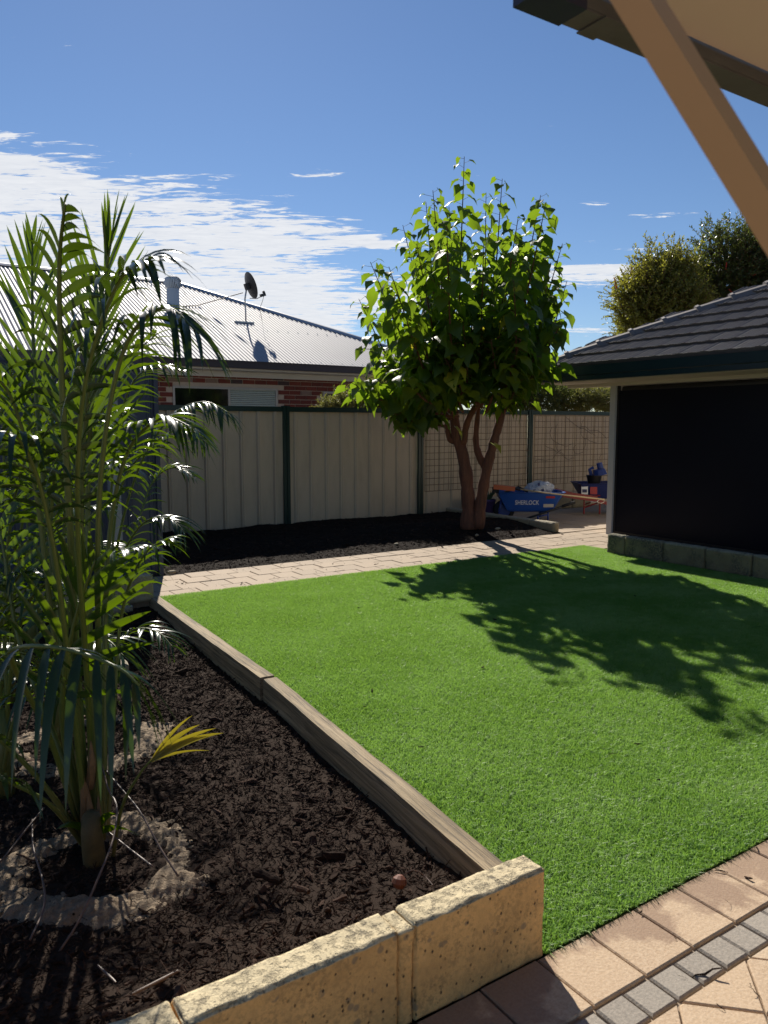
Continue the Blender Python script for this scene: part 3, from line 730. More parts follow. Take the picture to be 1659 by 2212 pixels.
# ================================================================== BACK FENCE
FV = 10.3
fence = empty('fence', (5.04, FV, 0)); tag(fence, 'cream ribbed steel fence with dark green posts and top rail', 'fence')
posts = [-4.7, -2.26, .17, 2.60, 5.03, 7.47, 9.93, 12.4]
def ribbed(u0, u1, z0, z1, pitch, ribw, dep, y=0, front=-1):
    prof = [(0, 0)]; x = u0; pts = [(u0, 0)]
    while x < u1 - pitch * .5:
        c = x + pitch * .5; s = ribw * .22
        pts += [(c - ribw / 2, 0), (c - ribw / 2 + s, dep), (c - .004, dep), (c, dep * .8), (c + .004, dep), (c + ribw / 2 - s, dep), (c + ribw / 2, 0)]; x += pitch
    pts.append((u1, 0)); mb = MB(); n = len(pts)
    vs = [(px, y + front * py, z0) for px, py in pts] + [(px, y + front * py, z1) for px, py in pts]
    return mb.add(vs, [(i, i + 1, n + i + 1, n + i) for i in range(n - 1)])
for i, u in enumerate(posts):
    mb = MB(); mb.box((u - .050, FV - .045, -.1), (u - .006, FV - .005, 1.795)); mb.box((u + .006, FV - .045, -.1), (u + .050, FV - .005, 1.795)); mb.box((u - .006, FV - .028, -.1), (u + .006, FV - .004, 1.79)); mb.box((u - .054, FV - .050, 1.796), (u + .054, FV + .03, 1.812))
    mb.build('post', M_green, fence)
    if i + 1 < len(posts):
        a, c = u + .037, posts[i + 1] - .037
        ribbed(a, c, -.05, 1.76, .262, .075, .020 if i != 3 else .034, FV + .012).build('fence_panel', M_fence, fence)
        mb = MB(); mb.box((a + .014, FV - .024, 1.725), (c - .014, FV + .045, 1.798)); mb.build('rail', M_green, fence)
# rusty reinforcing mesh trellis tied to two bays
for (a, c) in ((7.53, 9.88), (9.99, 12.3)):
    g = empty('wire_trellis', ((a + c) / 2, FV - .06, .45)); tag(g, 'rusty square wire mesh tied to the fence ' + ('behind the mulberry tree' if a < 9 else 'above the barrow with red legs'), 'trellis', 'wire trellises on the fence')
    mb = MB(); x = a
    while x <= c: mb.tube([(x, FV - .062, .44), (x + .004, FV - .062, 1.70)], .0034, 4); x += .1
    mb.build('vertical_wires', M_rust, g)['kind'] = 'stuff'
    mb = MB(); z = .44
    while z <= 1.71: mb.tube([(a, FV - .066, z), (c, FV - .066, z + .01)], .0036, 4); z += .1055
    mb.build('horizontal_wires', M_rust, g)['kind'] = 'stuff'
vine = MB()
for k_ in range(9):
    u = random.uniform(10.3, 11.9); z = random.uniform(.8, 1.65); ps = [Vector((u, FV - .08, z))]; a = random.uniform(0, 6.28)
    for i in range(12):
        a += random.gauss(0, .45); ps.append(ps[-1] + Vector((math.cos(a) * .075, random.gauss(0, .006), math.sin(a) * .065)))
        ps[-1].z = min(max(ps[-1].z, .5), 1.7); ps[-1].x = min(max(ps[-1].x, 10.05), 12.2)
    vine.tube(ps, .0035, 4)
o = vine.build('dry_vine', M_vine, off=(11, FV, 1), loc=(11, FV, 1)); tag(o, 'leafless dry vine stems twisting over the right wire trellis', 'vine')

# ================================================================== SHED (left)
shed = empty('garden_shed', (2.37, 7.75, 0)); tag(shed, 'navy ribbed steel shed standing behind the palms', 'shed')
ribbed(-3.2, 2.34, .03, 2.05, .215, .055, .014, 7.765).build('wall_panel', M_navy, shed)
MB().box((-3.2, 7.80, -.05), (2.33, 9.9, 2.03)).build('shed_body', M_navydk, shed)
mb = MB(); mb.box((2.335, 7.735, -.02), (2.378, 7.83, 2.07)); mb.build('corner_trim', M_navy, shed)
mb = MB(); mb.box((2.335, 7.735, 2.071), (2.378, 9.92, 2.10)); mb.box((-3.2, 7.735, 2.052), (2.334, 7.80, 2.10)); mb.build('roof_trim', M_navydk, shed)
mb = MB(); mb.box((-3.25, 7.74, 2.101), (2.38, 9.95, 2.13)); mb.build('roof', M_navy, shed)
for x in (1.58, 1.15):
    pass
p = PV(252, 1200, 7.45); MB().box((p.x - .05, 7.40, -.1), (p.x + .05, 7.49, 1.75), 0, .005).build('timber_post', M_greypost, off=(p.x, 7.45, 0), loc=(p.x, 7.45, 0)); tag(bpy.data.objects['timber_post'], 'weathered pale grey post behind the palm fronds', 'post')

# ================================================================== NEIGHBOUR HOUSE (brick, corrugated roof)
GV, GU, GZ, PIT = 12.8, 10.6, 2.645, R(24)
WV = 13.25
nh = empty('brick_house', (5.5, WV, 0)); tag(nh, 'red brick house with corrugated metal roof behind the fence', 'house')
brickwall = MB().box((3.86, WV + .004, -.2), (10.1, WV + .2, 2.46)).build('wall', M_brickmortar, nh)
win = [(PV(372, 830, WV).x, PV(598, 850, WV).x, 1.2, PV(480, 834, WV).z - .02), (PV(697, 850, WV).x, PV(697, 850, WV).x + .9, 1.3, PV(700, 845, WV).z - .01)]
bme = MB().box((-.1105, -.010, -.0365), (.1105, .02, .0365), 0, 0).mesh('brick', M_brick)
bmh = MB().box((-.053, -.008, -.038), (.053, .02, .038), 0, 0).mesh('brick', M_brick)
nl = root_loc(nh)
for r_ in range(10):
    z = 2.405 - .086 * r_; off = .1175 * (r_ % 2)
    u = 3.98 + off
    ulist = [(u0, bme) for u0 in np.arange(u, 10.0, .235)]
    if off: ulist.append((3.98 - .0595 + .0, bmh))
    for u0, me in ulist:
        hw = .11 if me is bme else .05
        if any(a - .03 < u0 + hw * .6 and u0 - hw * .6 < c_ + .03 and z0 < z and z - .03 < z1 + .01 for a, c_, z0, z1 in win): continue
        link('brick', me, nh, (u0 - nl[0], WV - nl[1], z - nl[2]))
for k_, (a, c_, z0, z1) in enumerate(win):
    mb = MB(); t_ = .035; y0, y1 = WV - .03, WV + .05
    mb.box((a, y0, z1 - t_), (c_, y1, z1)); mb.box((a, y0, z0), (c_, y1, z0 + t_)); mb.box((a, y0, z0 + t_), (a + t_, y1, z1 - t_)); mb.box((c_ - t_, y0, z0 + t_), (c_, y1, z1 - t_))
    mid = a + (c_ - a) * .52; mb.box((mid - .02, y0, z0 + t_), (mid + .02, y1, z1 - t_))
    wf = mb.build('window', M_frame, nh)
    MB().box((a + t_, WV - .006, z0 + t_), (mid - .02, WV + .003, z1 - t_)).build('pane', M_glassd, wf)
    if k_ == 0:
        n_ = 0; z = z1 - t_ - .02
        while z > z0 + .06:
            mb = MB(); mb.add([(mid + .022, WV - .012, z), (c_ - t_, WV - .012, z), (c_ - t_, WV - .002, z + .026), (mid + .022, WV - .002, z + .026), (mid + .022, WV - .008, z - .003), (c_ - t_, WV - .008, z - .003)], [(0, 1, 2, 3), (4, 5, 1, 0)])
            mb.build('blind_slat', M_blindslat, wf); z -= .034
        MB().box((mid + .02, WV + .0005, z0 + t_), (c_ - t_, WV + .0035, z1 - t_)).build('pane', M_glassd, wf)
    else: MB().box((mid + .02, WV - .006, z0 + t_), (c_ - t_, WV + .003, z1 - t_)).build('pane', M_glassd, wf)
# gutter, fascia
mb = MB(); mb.box((-8, GV - .10, 2.52), (GU, GV + .0, 2.64), 0); mb.box((-8, GV - .112, 2.625), (GU, GV - .101, 2.65)); mb.build('gutter', M_brown, nh)
MB().box((-8, GV + .001, 2.49), (GU, WV + .0, 2.515)).build('soffit', M_soffit, nh)
MB().box((3.8, WV - .06, 2.395), (10.1, WV - .001, 2.4895)).build('frieze_board', M_soffit, nh)
MB().box((-8, WV + .01, -.2), (3.85, WV + .2, 2.45)).build('wall', M_brickmortar, nh)
# corrugated sheets: real waves, cut along the hip and the ridge
apex = None
for k10 in range(0, 1200):
    k_ = k10 * .01; X, Y, Z = GU - k_, GV + k_, GZ + k_ * math.tan(PIT)
    f = (X * math.sin(T_) + Y * math.cos(T_)) * math.cos(P_) - (Z - CAM_H) * math.sin(P_)
    xx = 829.5 + FPX * (X * math.cos(T_) - Y * math.sin(T_)) / f
    if xx < 385: break
RK = k_                                                   # run from gutter to ridge
pit = .0765; n = int((GU + 9) / (pit / 8)); vs = []; fs = []
for i in range(n + 1):
    u = GU - i * pit / 8; run = min(GU - u, RK); zc = .0105 * math.cos(i / 8 * 2 * math.pi)
    for s in (0, 1): vs.append((u, GV - .03 + (run + .03) * s, GZ + zc + (run * math.tan(PIT)) * s))
for i in range(n): fs.append((2 * i, 2 * i + 1, 2 * i + 3, 2 * i + 2))
MB().add(vs, fs).build('corrugated_roof', M_iron, nh, smooth=True)
ax, ay, az = GU - RK, GV + RK, GZ + RK * math.tan(PIT)
mb = MB(); mb.add([(GU, GV, GZ), (GU, GV + 2 * RK, GZ), (ax, ay, az)], [(0, 1, 2)]); mb.add([(ax, ay, az), (-9, ay, az), (-9, ay + RK, GZ), (GU, ay + RK, GZ)], [(0, 1, 2, 3)]); mb.build('rear_roof', M_iron, nh)
mb = MB()
def capstrip(mb, p, q, w_=.11, lift=.035):
    p, q = Vector(p), Vector(q); d = (q - p).normalized(); s = d.cross(Vector((0, 0, 1))).normalized() * w_; up = Vector((0, 0, lift))
    dn = Vector((0, 0, -.055))
    vs = [p + s + up + dn, p + s * .35 + up, p + up * 1.5, p - s * .35 + up, p - s + up + dn]; vs += [v + (q - p) for v in vs]
    mb.add(vs, [(i, i + 1, i + 6, i + 5) for i in range(4)])
capstrip(mb, (GU + .05, GV - .05, GZ - .02), (ax, ay, az)); mb.build('hip_cap', M_zinc, nh)
mb = MB(); capstrip(mb, (ax, ay, az), (-9, ay, az)); mb.build('ridge_cap', M_zinc, nh)
mb = MB()
for rr in range(1, 6):
    run = RK * rr / 5.2 if rr > 1 else .12
    i = 0; u = GU - run - .2
    while u > 2.5:
        z = GZ + run * math.tan(PIT) + .009; mb.box((u - .006, GV + run - .006, z - .004), (u + .006, GV + run + .006, z + .008)); u -= .2295
for rr in (): pass
mb.build('roof_screws', M_zinc, nh)['kind'] = 'stuff'
def on_roof(x, y):
    r, f = ray(x, y); n_ = Vector((0, -math.sin(PIT), math.cos(PIT))); p0 = Vector((0, GV, GZ)); o_ = Vector((0, 0, CAM_H))
    return o_ + r * ((p0 - o_).dot(n_) / r.dot(n_))
# whirlybird vent
pvn = on_roof(374, 655); vt = empty('roof_vent', pvn); tag(vt, 'round turbine roof vent on the ridge of the metal roof', 'vent')
k_ = depth(pvn) / FPX
MB().lathe([(13 * k_, -.25), (13 * k_, 29 * k_), (12 * k_, 30 * k_)], pvn, 20).build('vent_base', M_soffit, vt, smooth=True)
mb = MB(); R0 = 18 * k_; H0 = 26 * k_; zb = pvn.z + 30 * k_
for j in range(22):
    a0 = j / 22 * 2 * math.pi; vs = []
    for i in range(8):
        s = i / 7; rr = R0 * (.62 + .38 * math.sin(math.pi * (.12 + .76 * s))) * (1 if s < .8 else 1 - (s - .8) * 2.2); z = zb + H0 * s
        for da, kk in ((0, 1.0), (.24, .93)):
            a = a0 + da + s * .25; vs.append((pvn.x + math.cos(a) * rr * kk, pvn.y + math.sin(a) * rr * kk, z))
    mb.add(vs, [(2 * i, 2 * i + 1, 2 * i + 3, 2 * i + 2) for i in range(7)])
mb.lathe([(R0 * .55, H0 * .93), (R0 * .3, H0 * 1.02), (0, H0 * 1.04)], (pvn.x, pvn.y, zb), 16)
mb.build('turbine', M_soffit, vt)
MB().lathe([(R0 * .45, 0), (R0 * .5, H0 * .9)], (pvn.x, pvn.y, zb), 12).build('turbine_core', M_black, vt)
# satellite dish
pd = on_roof(531, 693); dish = empty('satellite_dish', pd); tag(dish, 'dark grey satellite dish on a bent mast on the metal roof', 'satellite dish')
k_ = depth(pd) / FPX; rt_ = Vector((math.cos(T_), -math.sin(T_), 0)); fw = Vector((math.sin(T_), math.cos(T_), 0)); upv = Vector((0, 0, 1))
cdish = pd + rt_ * (9 * k_) + upv * (72 * k_)
ax_ = (rt_ * .78 + fw * .52 + upv * .34).normalized()
prof = [(0, -.02)]
for i in range(1, 9): s = i / 8; prof.append((.265 * s, -.02 + .06 * s * s))
mb = MB(); Mx = ax_.to_track_quat('Z', 'Y').to_matrix()
nn_ = 28; vs = []; fs = []
for (r_, z_) in prof:
    for j in range(nn_):
        t = 2 * math.pi * j / nn_; vs.append(cdish + Mx @ Vector((r_ * .93 * math.cos(t), r_ * 1.05 * math.sin(t), z_)))
for i in range(8):
    for j in range(nn_): fs.append((i * nn_ + j, i * nn_ + (j + 1) % nn_, (i + 1) * nn_ + (j + 1) % nn_, (i + 1) * nn_ + j))
mb.add(vs, fs); mb.build('reflector', M_dish, dish, smooth=True)
mb = MB(); mb.tube([pd, pd + upv * (20 * k_), pd + rt_ * (-1 * k_) + upv * (45 * k_), cdish - ax_ * .06], .017, 8); mb.build('mast', M_zinc, dish, smooth=True)
mb = MB(); mb.obox(cdish - ax_ * .10, cdish - ax_ * .02, .09, .13); mb.build('bracket', M_dish, dish)
lnb = pd + rt_ * (40 * k_) + upv * (54 * k_)
mb = MB(); mb.tube([cdish + upv * (-.25) , (cdish + lnb) / 2 + upv * (-.17), lnb], .009, 6); mb.build('feed_arm', M_zinc, dish)
mb = MB(); mb.obox(lnb - ax_ * -.02, lnb - ax_ * .09, .07, .06); mb.obox(lnb + upv * .03, lnb + upv * .08 - ax_ * .03, .04, .04); mb.build('receiver', M_dish, dish)
mb = MB(); mb.tube(spline([lnb, lnb + upv * -.16 - rt_ * .05, lnb + upv * -.28 - rt_ * .09, on_roof(566, 692)], 10), .005, 5); mb.build('cable', M_dish, dish)
q = on_roof(396, 664); q2 = on_roof(430, 662)
mb = MB(); mb.tube([q + upv * .02, q2 + upv * .03, pd + upv * (58 * k_) - rt_ * (5 * k_)], .010, 6); mb.build('stay', M_dish, dish)
mb = MB(); e0, e1 = on_roof(507, 697), on_roof(548, 700); mb.obox(e0 + upv * .02, e1 + upv * .02, .05, .03); mb.build('foot_plate', M_zinc, dish)
# television antenna beyond the ridge
pa = PD(327, 620, 15.0); ant = empty('tv_antenna', pa); tag(ant, 'thin yagi television antenna above the metal roof behind the palm', 'antenna')
k_ = 15 / FPX; tp_ = PD(325, 548, 15.0)
MB().tube([pa, tp_], .012, 6).build('mast', M_zinc, ant)
a_, c__ = PD(312, 552, 15.0), PD(378, 566, 15.6)
mb = MB(); mb.tube([a_, c__], .009, 5)
for i in range(12):
    s = i / 11; m_ = a_.lerp(c__, s); L_ = .17 * (1.2 - .5 * s); dd = (fw * .8 + rt_ * -.5 + upv * .12).normalized(); mb.tube([m_ - dd * L_, m_ + dd * L_], .004, 4)
mb.build('boom', M_zinc, ant)

# ================================================================== RIGHT HOUSE / PATIO ROOM
rh = empty('patio_house', (8.60, 7.20, 0)); tag(rh, 'house corner with dark tiled hip roof, teal gutter and black blind', 'house')
EU, EV, EZ, RP = 7.95, 8.145, 2.319, R(25.5)
gz0, gz1 = 2.120, 2.302
mb = MB(); mb.add([(EU - .12, 1.0, gz1), (EU - .12, EV, gz1), (EU - .105, EV, gz0 + .07), (EU - .105, 1.0, gz0 + .07), (EU - .085, EV, gz0 + .06), (EU - .085, 1.0, gz0 + .06), (EU - .08, EV, gz0), (EU - .08, 1.0, gz0), (EU, EV, gz0), (EU, 1.0, gz0), (EU, EV, gz1), (EU, 1, gz1), (EU - .09, EV, gz1 + .0), (EU - .09, 1, gz1 + .0), (EU - .09, EV, gz1 - .03), (EU - .09, 1, gz1 - .03)],
    [(0, 1, 2, 3), (3, 2, 4, 5), (5, 4, 6, 7), (7, 6, 8, 9), (9, 8, 10, 11), (0, 1, 12, 13), (13, 12, 14, 15), (15, 14, 10, 11), (1, 2, 4, 6, 8, 10)])
mb.box((EU - .12, EV + .001, gz0), (13, EV + .11, gz1)); mb.build('gutter', M_gutter, rh)
MB().box((EU + .002, 1.0, 2.112), (13, EV, 2.124)).build('soffit', M_creamp, rh)
MB().box((8.55, 1.0, 2.068), (8.66, EV - .05, 2.1115)).build('beam', M_creamp, rh)
pb = PU(1312, 1150, 7.31)
MB().box((8.55, 7.200, -.01), (8.645, 7.292, 2.067), 0).build('post', M_whitep, rh)
MB().box((8.59, 1.0, .045), (8.60, 7.165, 2.00)).build('screen_blind', M_blind, rh)
MB().box((8.575, 1.0, .012), (8.612, 7.164, .05)).build('bottom_rail', M_black, rh)
mb = MB(); mb.lathe([(.045, 0), (.045, 6.1)], (8.63, 1.02, 2.015), 12, axis=(0, 1, 0)); mb.build('blind_roller', M_black, rh, smooth=True)
MB().box((8.585, 7.166, .01), (8.615, 7.199, 2.066)).build('side_track', M_black, rh)
MB().box((8.66, 7.20, -.1), (13, 7.28, 2.11)).build('end_wall', M_creamp, rh)
MB().box((8.62, 1.0, -.1), (13, 7.19, .01)).build('floor', M_sand, rh)
def tile_mesh():
    w_ = .335; gl = .400; n = 25; mb = MB(); vs = []; fs = []
    for (y, dz) in ((0, .040), (gl, .004)):
        for i in range(n):
            s = i / (n - 1); x = (s - .5) * w_
            z = .011 * max(0, 1 - abs(s - .14) / .14) ** .6 + .006 * max(0, 1 - abs(s - .60) / .18) ** .5
            z += .0085 * (1 if (i % 3) == 1 else 0)
            vs.append((x, y, z + dz))
    for i in range(n): vs.append(((i / (n - 1) - .5) * w_, 0, -.004))
    for i in range(n - 1): fs.append((i, i + 1, n + i + 1, n + i)); fs.append((2 * n + i, 2 * n + i + 1, i + 1, i))
    return mb.add(vs, fs).mesh('roof_tile', M_tile)
tme = tile_mesh(); rl = root_loc(rh)
gauge = .365
slope_dir = Vector((math.cos(RP), 0, math.sin(RP)))
for r_ in range(10):
    st = r_ * gauge; U0 = EU - .04 + st * math.cos(RP); Z0 = EZ - .005 + st * math.sin(RP)
    vtop = EV - (U0 - EU) - .08; off = .165 * (r_ % 2)
    v = 2.0 + off
    while v < vtop + .22:
        o = link('roof_tile', tme, rh, (U0 - rl[0], v - rl[1], Z0 - rl[2] + random.uniform(-.002, .003)))
        # local x -> -V, local y -> up slope, local z -> normal
        M3 = Matrix(((0, math.cos(RP), -math.sin(RP)), (-1, 0, 0), (0, math.sin(RP), math.cos(RP))))
        o.rotation_euler = M3.to_euler(); v += .330
mb = MB(); mb.add([(EU - .02, 1.0, EZ - .03), (EU - .02, EV + .05, EZ - .03), (EU + 3.6, EV - 3.6, EZ - .03 + 3.6 * math.tan(RP)), (EU + 3.6, 1.0, EZ - .03 + 3.6 * math.tan(RP))], [(0, 1, 2, 3)])
mb.add([(EU - .02, EV + .08, EZ - .03), (14, EV + .08, EZ - .03), (14, EV - 3.6, EZ + 3.6 * math.tan(RP)), (EU + 3.6, EV - 3.6, EZ + 3.6 * math.tan(RP))], [(0, 1, 2, 3)]); mb.build('roof_underlay', M_tile, rh)
hd = Vector((1, -1, math.tan(RP))); hd.normalize()
def cap_mesh():
    mb = MB(); L = .50; vs = []; 
    prof = [(-.145, -.062), (-.14, -.04), (-.088, .026), (-.035, .052), (.035, .052), (.088, .026), (.14, -.04), (.145, -.062)]
    for (y, k, dz) in ((-.01, 1.0, .030), (.03, 1.02, .032), (.055, .93, .018), (L, .90, .0)):
        for (x, z) in prof: vs.append((x * k, y, z * k + dz))
    n = len(prof); fs = []
    for i in range(3):
        for j in range(n - 1): fs.append((i * n + j, i * n + j + 1, (i + 1) * n + j + 1, (i + 1) * n + j))
    fs.append(tuple(range(n)))
    return mb.add(vs, fs).mesh('hip_cap', M_cap)
cme = cap_mesh(); side_ = hd.cross(Vector((0, 0, 1))).normalized(); nrm_ = side_.cross(hd).normalized()
M3 = Matrix((side_, hd, nrm_)).transposed()
for i in range(11):
    p = Vector((EU - .02, EV + .02, EZ + .015)) + hd * (.02 + i * .455)
    o = link('hip_cap', cme, rh, tuple(p - Vector(rl))); o.rotation_euler = M3.to_euler()

# ================================================================== PATIO COVER overhead (top right)
pc = empty('patio_cover', (1.06, 1.17, 2.3)); tag(pc, 'beige patio cover edge with grey channel and a tan brace overhead', 'patio cover')
MB().box((1.10, -3.2, 2.335), (6.5, 1.105, 2.345)).build('ceiling_panel', M_ceil, pc)
mb = MB(); mb.box((1.19, 1.106, 2.300), (6.5, 1.170, 2.304)); mb.box((1.19, 1.1655, 2.305), (6.5, 1.170, 2.40)); mb.box((1.19, 1.106, 2.305), (6.5, 1.110, 2.33))
mb.build('edge_channel', M_channel, pc)
mb = MB(); mb.box((1.066, 1.100, 2.297), (1.189, 1.174, 2.41)); mb.build('end_cap', M_navydk, pc)
mb = MB(); mb.box((1.24, 1.098, 2.2965), (1.29, 1.1745, 2.2995)); mb.build('joiner_clip', M_channel, pc)
MB().box((1.19, -3.2, 2.36), (6.5, 1.10, 2.40)).build('roof_sheet', M_zinc, pc)
bA_, bB_ = PD(1320 - 60, -190, .86), PD(1760, 620, .80)
mb = MB(); mb.obox(bA_, bB_, .032, .032, up=Vector((math.sin(T_) * .55 + .5, math.cos(T_) * .5 - .3, .3))); mb.build('brace', M_brace, pc)

# ================================================================== TREES AND PLANTS
LEAFV = []
def heart_leaf(seed):
    r = random.Random(seed); mb = MB(); L = 1.0; rows = 7; vs = []; fs = []
    for i in range(rows):
        s = i / (rows - 1)
        wd = [.30, .47, .50, .44, .32, .17, .0][i]; y = s * L - (.10 if i == 0 else 0)
        cz = -.50 * s * s + .03
        cup = .22 + r.uniform(-.10, .14)
        wob = r.uniform(-.03, .03)
        if i < rows - 1:
            vs += [(-wd, y + (-.10 if i == 0 else 0), cz + cup * wd * 1.2 + wob - .25 * wd * wd), (-wd * .5, y, cz + cup * wd * .75), (0, y + (.12 if i == 0 else 0), cz), (wd * .5, y, cz + cup * wd * .75), (wd, y + (-.10 if i == 0 else 0), cz + cup * wd * 1.2 - wob - .25 * wd * wd)]
        else: vs += [(0, y + .1, cz - .08)]
    for i in range(rows - 2):
        for j in range(4): fs.append((i * 5 + j, i * 5 + j + 1, i * 5 + 6 + j, i * 5 + 5 + j))
    k = (rows - 2) * 5
    for j in range(4): fs.append((k + j, k + j + 1, k + 5))
    return [(x, y, z) for x, y, z in vs], fs
HL = [heart_leaf(i) for i in range(5)]
HLme = [MB().add(v, f).mesh('leaf', M_mul, smooth=True) for v, f in HL]
HLmeY = MB().add(*HL[0]).mesh('leaf', M_muly, smooth=True)
TB = PZ(1015, 1136, .12)
tree = empty('mulberry_tree', TB); tag(tree, 'leafy mulberry tree with two bare brown stems by the cream fence', 'tree')
TD = depth(TB)
def T3(x, y, dd=0): return PD(x, y, TD + dd)
def limb(pts, r, n=9, seg=None, rough=.06):
    ps = spline(pts, seg or (len(pts) - 1) * 5); k = len(ps); rs = []
    for i in range(k):
        s = i / (k - 1) * (len(r) - 1); a = min(int(s), len(r) - 2); f = s - a; rs.append((r[a] * (1 - f) + r[a + 1] * f) * (1 + random.gauss(0, rough)))
    return ps, rs
trunk = MB()
limbs = [
    ([T3(1012, 1142), T3(1012, 1100), T3(1008, 1040), T3(1000, 985), T3(985, 930), T3(978, 860), T3(976, 800, .05)], [.135, .10, .092, .086, .074, .056, .042]),
    ([T3(1030, 1140, -.02), T3(1040, 1075, -.05), T3(1052, 1010, -.08), T3(1068, 950, -.12), T3(1082, 900, -.15), T3(1095, 840, -.2)], [.105, .075, .073, .064, .054, .038]),
    ([T3(1052, 1015, -.06), T3(1035, 985, 0), T3(1028, 955, .03), T3(1030, 915, .05), T3(1035, 870, .1)], [.055, .05, .045, .035, .025]),
    ([T3(1000, 960, -.04), T3(1010, 910, -.1), T3(1035, 865, -.2), T3(1062, 815, -.25), T3(1085, 770, -.3)], [.05, .045, .042, .035, .025]),
    ([T3(978, 870), T3(972, 840, .1), T3(968, 822, .15)], [.075, .07, .06]),
    ([T3(992, 955, .02), T3(975, 950, .03), T3(968, 935, .04), T3(966, 915, .05)], [.05, .05, .04, .035]),
]
for pts_, r_ in limbs:
    ps, rs = limb(pts_, r_); trunk.tube(ps, rs, 11)
trunk.build('trunk', M_bark, tree, smooth=True)
# shoots: (base, tip) in the photo, depth offset of base and tip
shoots = [((990, 870), (1003, 372), 0, -.05), ((985, 880), (920, 470), .1, .2), ((985, 860), (935, 445), -.2, -.4), ((1000, 860), (1085, 420), .2, .45), ((1060, 860), (1168, 455), 0, .1), ((1060, 860), (1180, 470), -.2, -.5),
    ((980, 880), (800, 600), 0, -.2), ((980, 880), (775, 680), .2, .6), ((985, 880), (870, 520), .3, .7), ((975, 900), (760, 835), -.3, -1.0), ((985, 900), (840, 610), -.3, -.8), ((1080, 900), (1225, 640), 0, .5),
    ((1085, 860), (1215, 700), -.2, -.6), ((1080, 870), (1215, 560), .3, .9), ((1040, 860), (1120, 500), -.4, -.9), ((1020, 870), (1050, 450), .5, 1.0), ((1000, 870), (970, 480), .5, 1.1), ((1000, 870), (965, 520), -.5, -1.1),
    ((1020, 870), (1045, 560), -.5, -1.2), ((960, 920), (850, 900), -.1, -.4), ((1070, 890), (1118, 840), -.1, -.5), ((990, 900), (900, 700), -.6, -1.3), ((1060, 880), (1110, 640), -.6, -1.3), ((985, 900), (840, 760), .4, 1.2), ((1080, 870), (1170, 650), .1, .2),
    ((975, 900), (800, 760), -.1, .1), ((1030, 880), (1015, 640), -.6, -1.0), ((1010, 880), (930, 620), .6, 1.4), ((1040, 880), (1090, 600), .6, 1.3), ((980, 900), (745, 850), .1, -.5), ((985, 880), (900, 560), -.1, -.5), ((1070, 880), (1150, 560), .1, -.1),
    ((975, 905), (862, 935), .0, -.3), ((1075, 890), (1160, 770), .0, -.2), ((1000, 890), (960, 780), -.7, -1.1), ((1060, 880), (1125, 740), -.7, -1.1), ((990, 890), (880, 830), -.5, -1.2), ((1050, 890), (1060, 740), -.8, -1.2), ((1000, 890), (1000, 700), -.7, -1.25), ((1080, 890), (1190, 600), -.1, .2), ((980, 880), (830, 680), .0, .4)]
branches = MB(); LV = []
outc = T3(1000, 760)
for (b_, t_, d0, d1) in shoots:
    if t_[0] > 1080: d1 = min(d1, 0) - .25; d0 = min(d0, 0)
    p0 = T3(b_[0], b_[1], d0 * .5 - .15); p1 = T3(t_[0], t_[1] - (34 if t_[1] < 700 else 8), d1 * 1.0 - .6 - (.9 if t_[0] < 980 and t_[1] < 640 else .2 if t_[1] < 640 else 0)); L = (p1 - p0).length
    horiz = Vector((p1.x - p0.x, p1.y - p0.y, 0)); mid = p0 + horiz * .62 + Vector((0, 0, (p1.z - p0.z) * .42)); 
    q1 = p0 + horiz * .30 + Vector((0, 0, (p1.z - p0.z) * .15))
    jit = lambda s: Vector((random.gauss(0, s), random.gauss(0, s), random.gauss(0, s * .5)))
    ps = spline([p0, q1 + jit(.04), mid + jit(.05), p1], 16)
    rs = [.020 * (1 - i / 16) ** .8 * (.6 + L / 6) + .0035 for i in range(17)]
    branches.tube(ps, rs, 5)
    nl_ = int(L * 14.0) + 10; ph = random.random() * 6
    for i in range(nl_):
        s0_ = .40 if t_[1] < 650 else .25; s = s0_ + (1 - s0_) * ((i + .5) / nl_) ** .80; x = s * 16; k = min(int(x), 15); pos = ps[k].lerp(ps[k + 1], x - k); tg = (ps[k + 1] - ps[k]).normalized()
        ph += 2.4; a = Vector((math.cos(ph), math.sin(ph), .25)); a = (a - tg * a.dot(tg) * .6).normalized()
        pet = pos + a * random.uniform(.05, .11) + Vector((0, 0, .02)); size = (.8 if s < .5 else 1) * random.choice((random.uniform(.09, .16), random.uniform(.15, .23), random.uniform(.16, .24))) * (1 if s < .9 else .75)
        if s > .975: size *= .6
        LV.append((pet, a, size, tg)); branches.tube([pos, pet], .0022, 3, cap=False)
        if random.random() < .42 and .45 < s < .85:      # side twiglets inside the crown
            a2 = (a + jit(.5)).normalized(); pp = pos + a2 * random.uniform(.15, .32) + Vector((0, 0, random.uniform(-.05, .15)))
            LV.append((pp, a2, random.uniform(.14, .22), tg)); branches.tube([pos, pp], .003, 3, cap=False)
branches.build('branches', M_bark, tree)['kind'] = 'stuff'
def leaf_matrix(pos, a, size):
    y = (Vector((a.x, a.y, 0)) * random.uniform(.7, 1.2) + Vector((0, 0, random.uniform(-.85, .0))) + Vector((random.gauss(0, .25), random.gauss(0, .25), 0))).normalized()
    n_ = (Vector((0, 0, 1)) + Vector((a.x, a.y, 0)) * .5 + Vector((random.gauss(0, .35), random.gauss(0, .35), 0)))
    x = y.cross(n_).normalized(); z = x.cross(y)
    return Matrix((x * size, y * size, z * size)).transposed().to_4x4(), pos
LV.sort(key=lambda q: depth(q[0]) - q[2] * 6)
rest = MB(); tl_ = Vector(root_loc(tree))
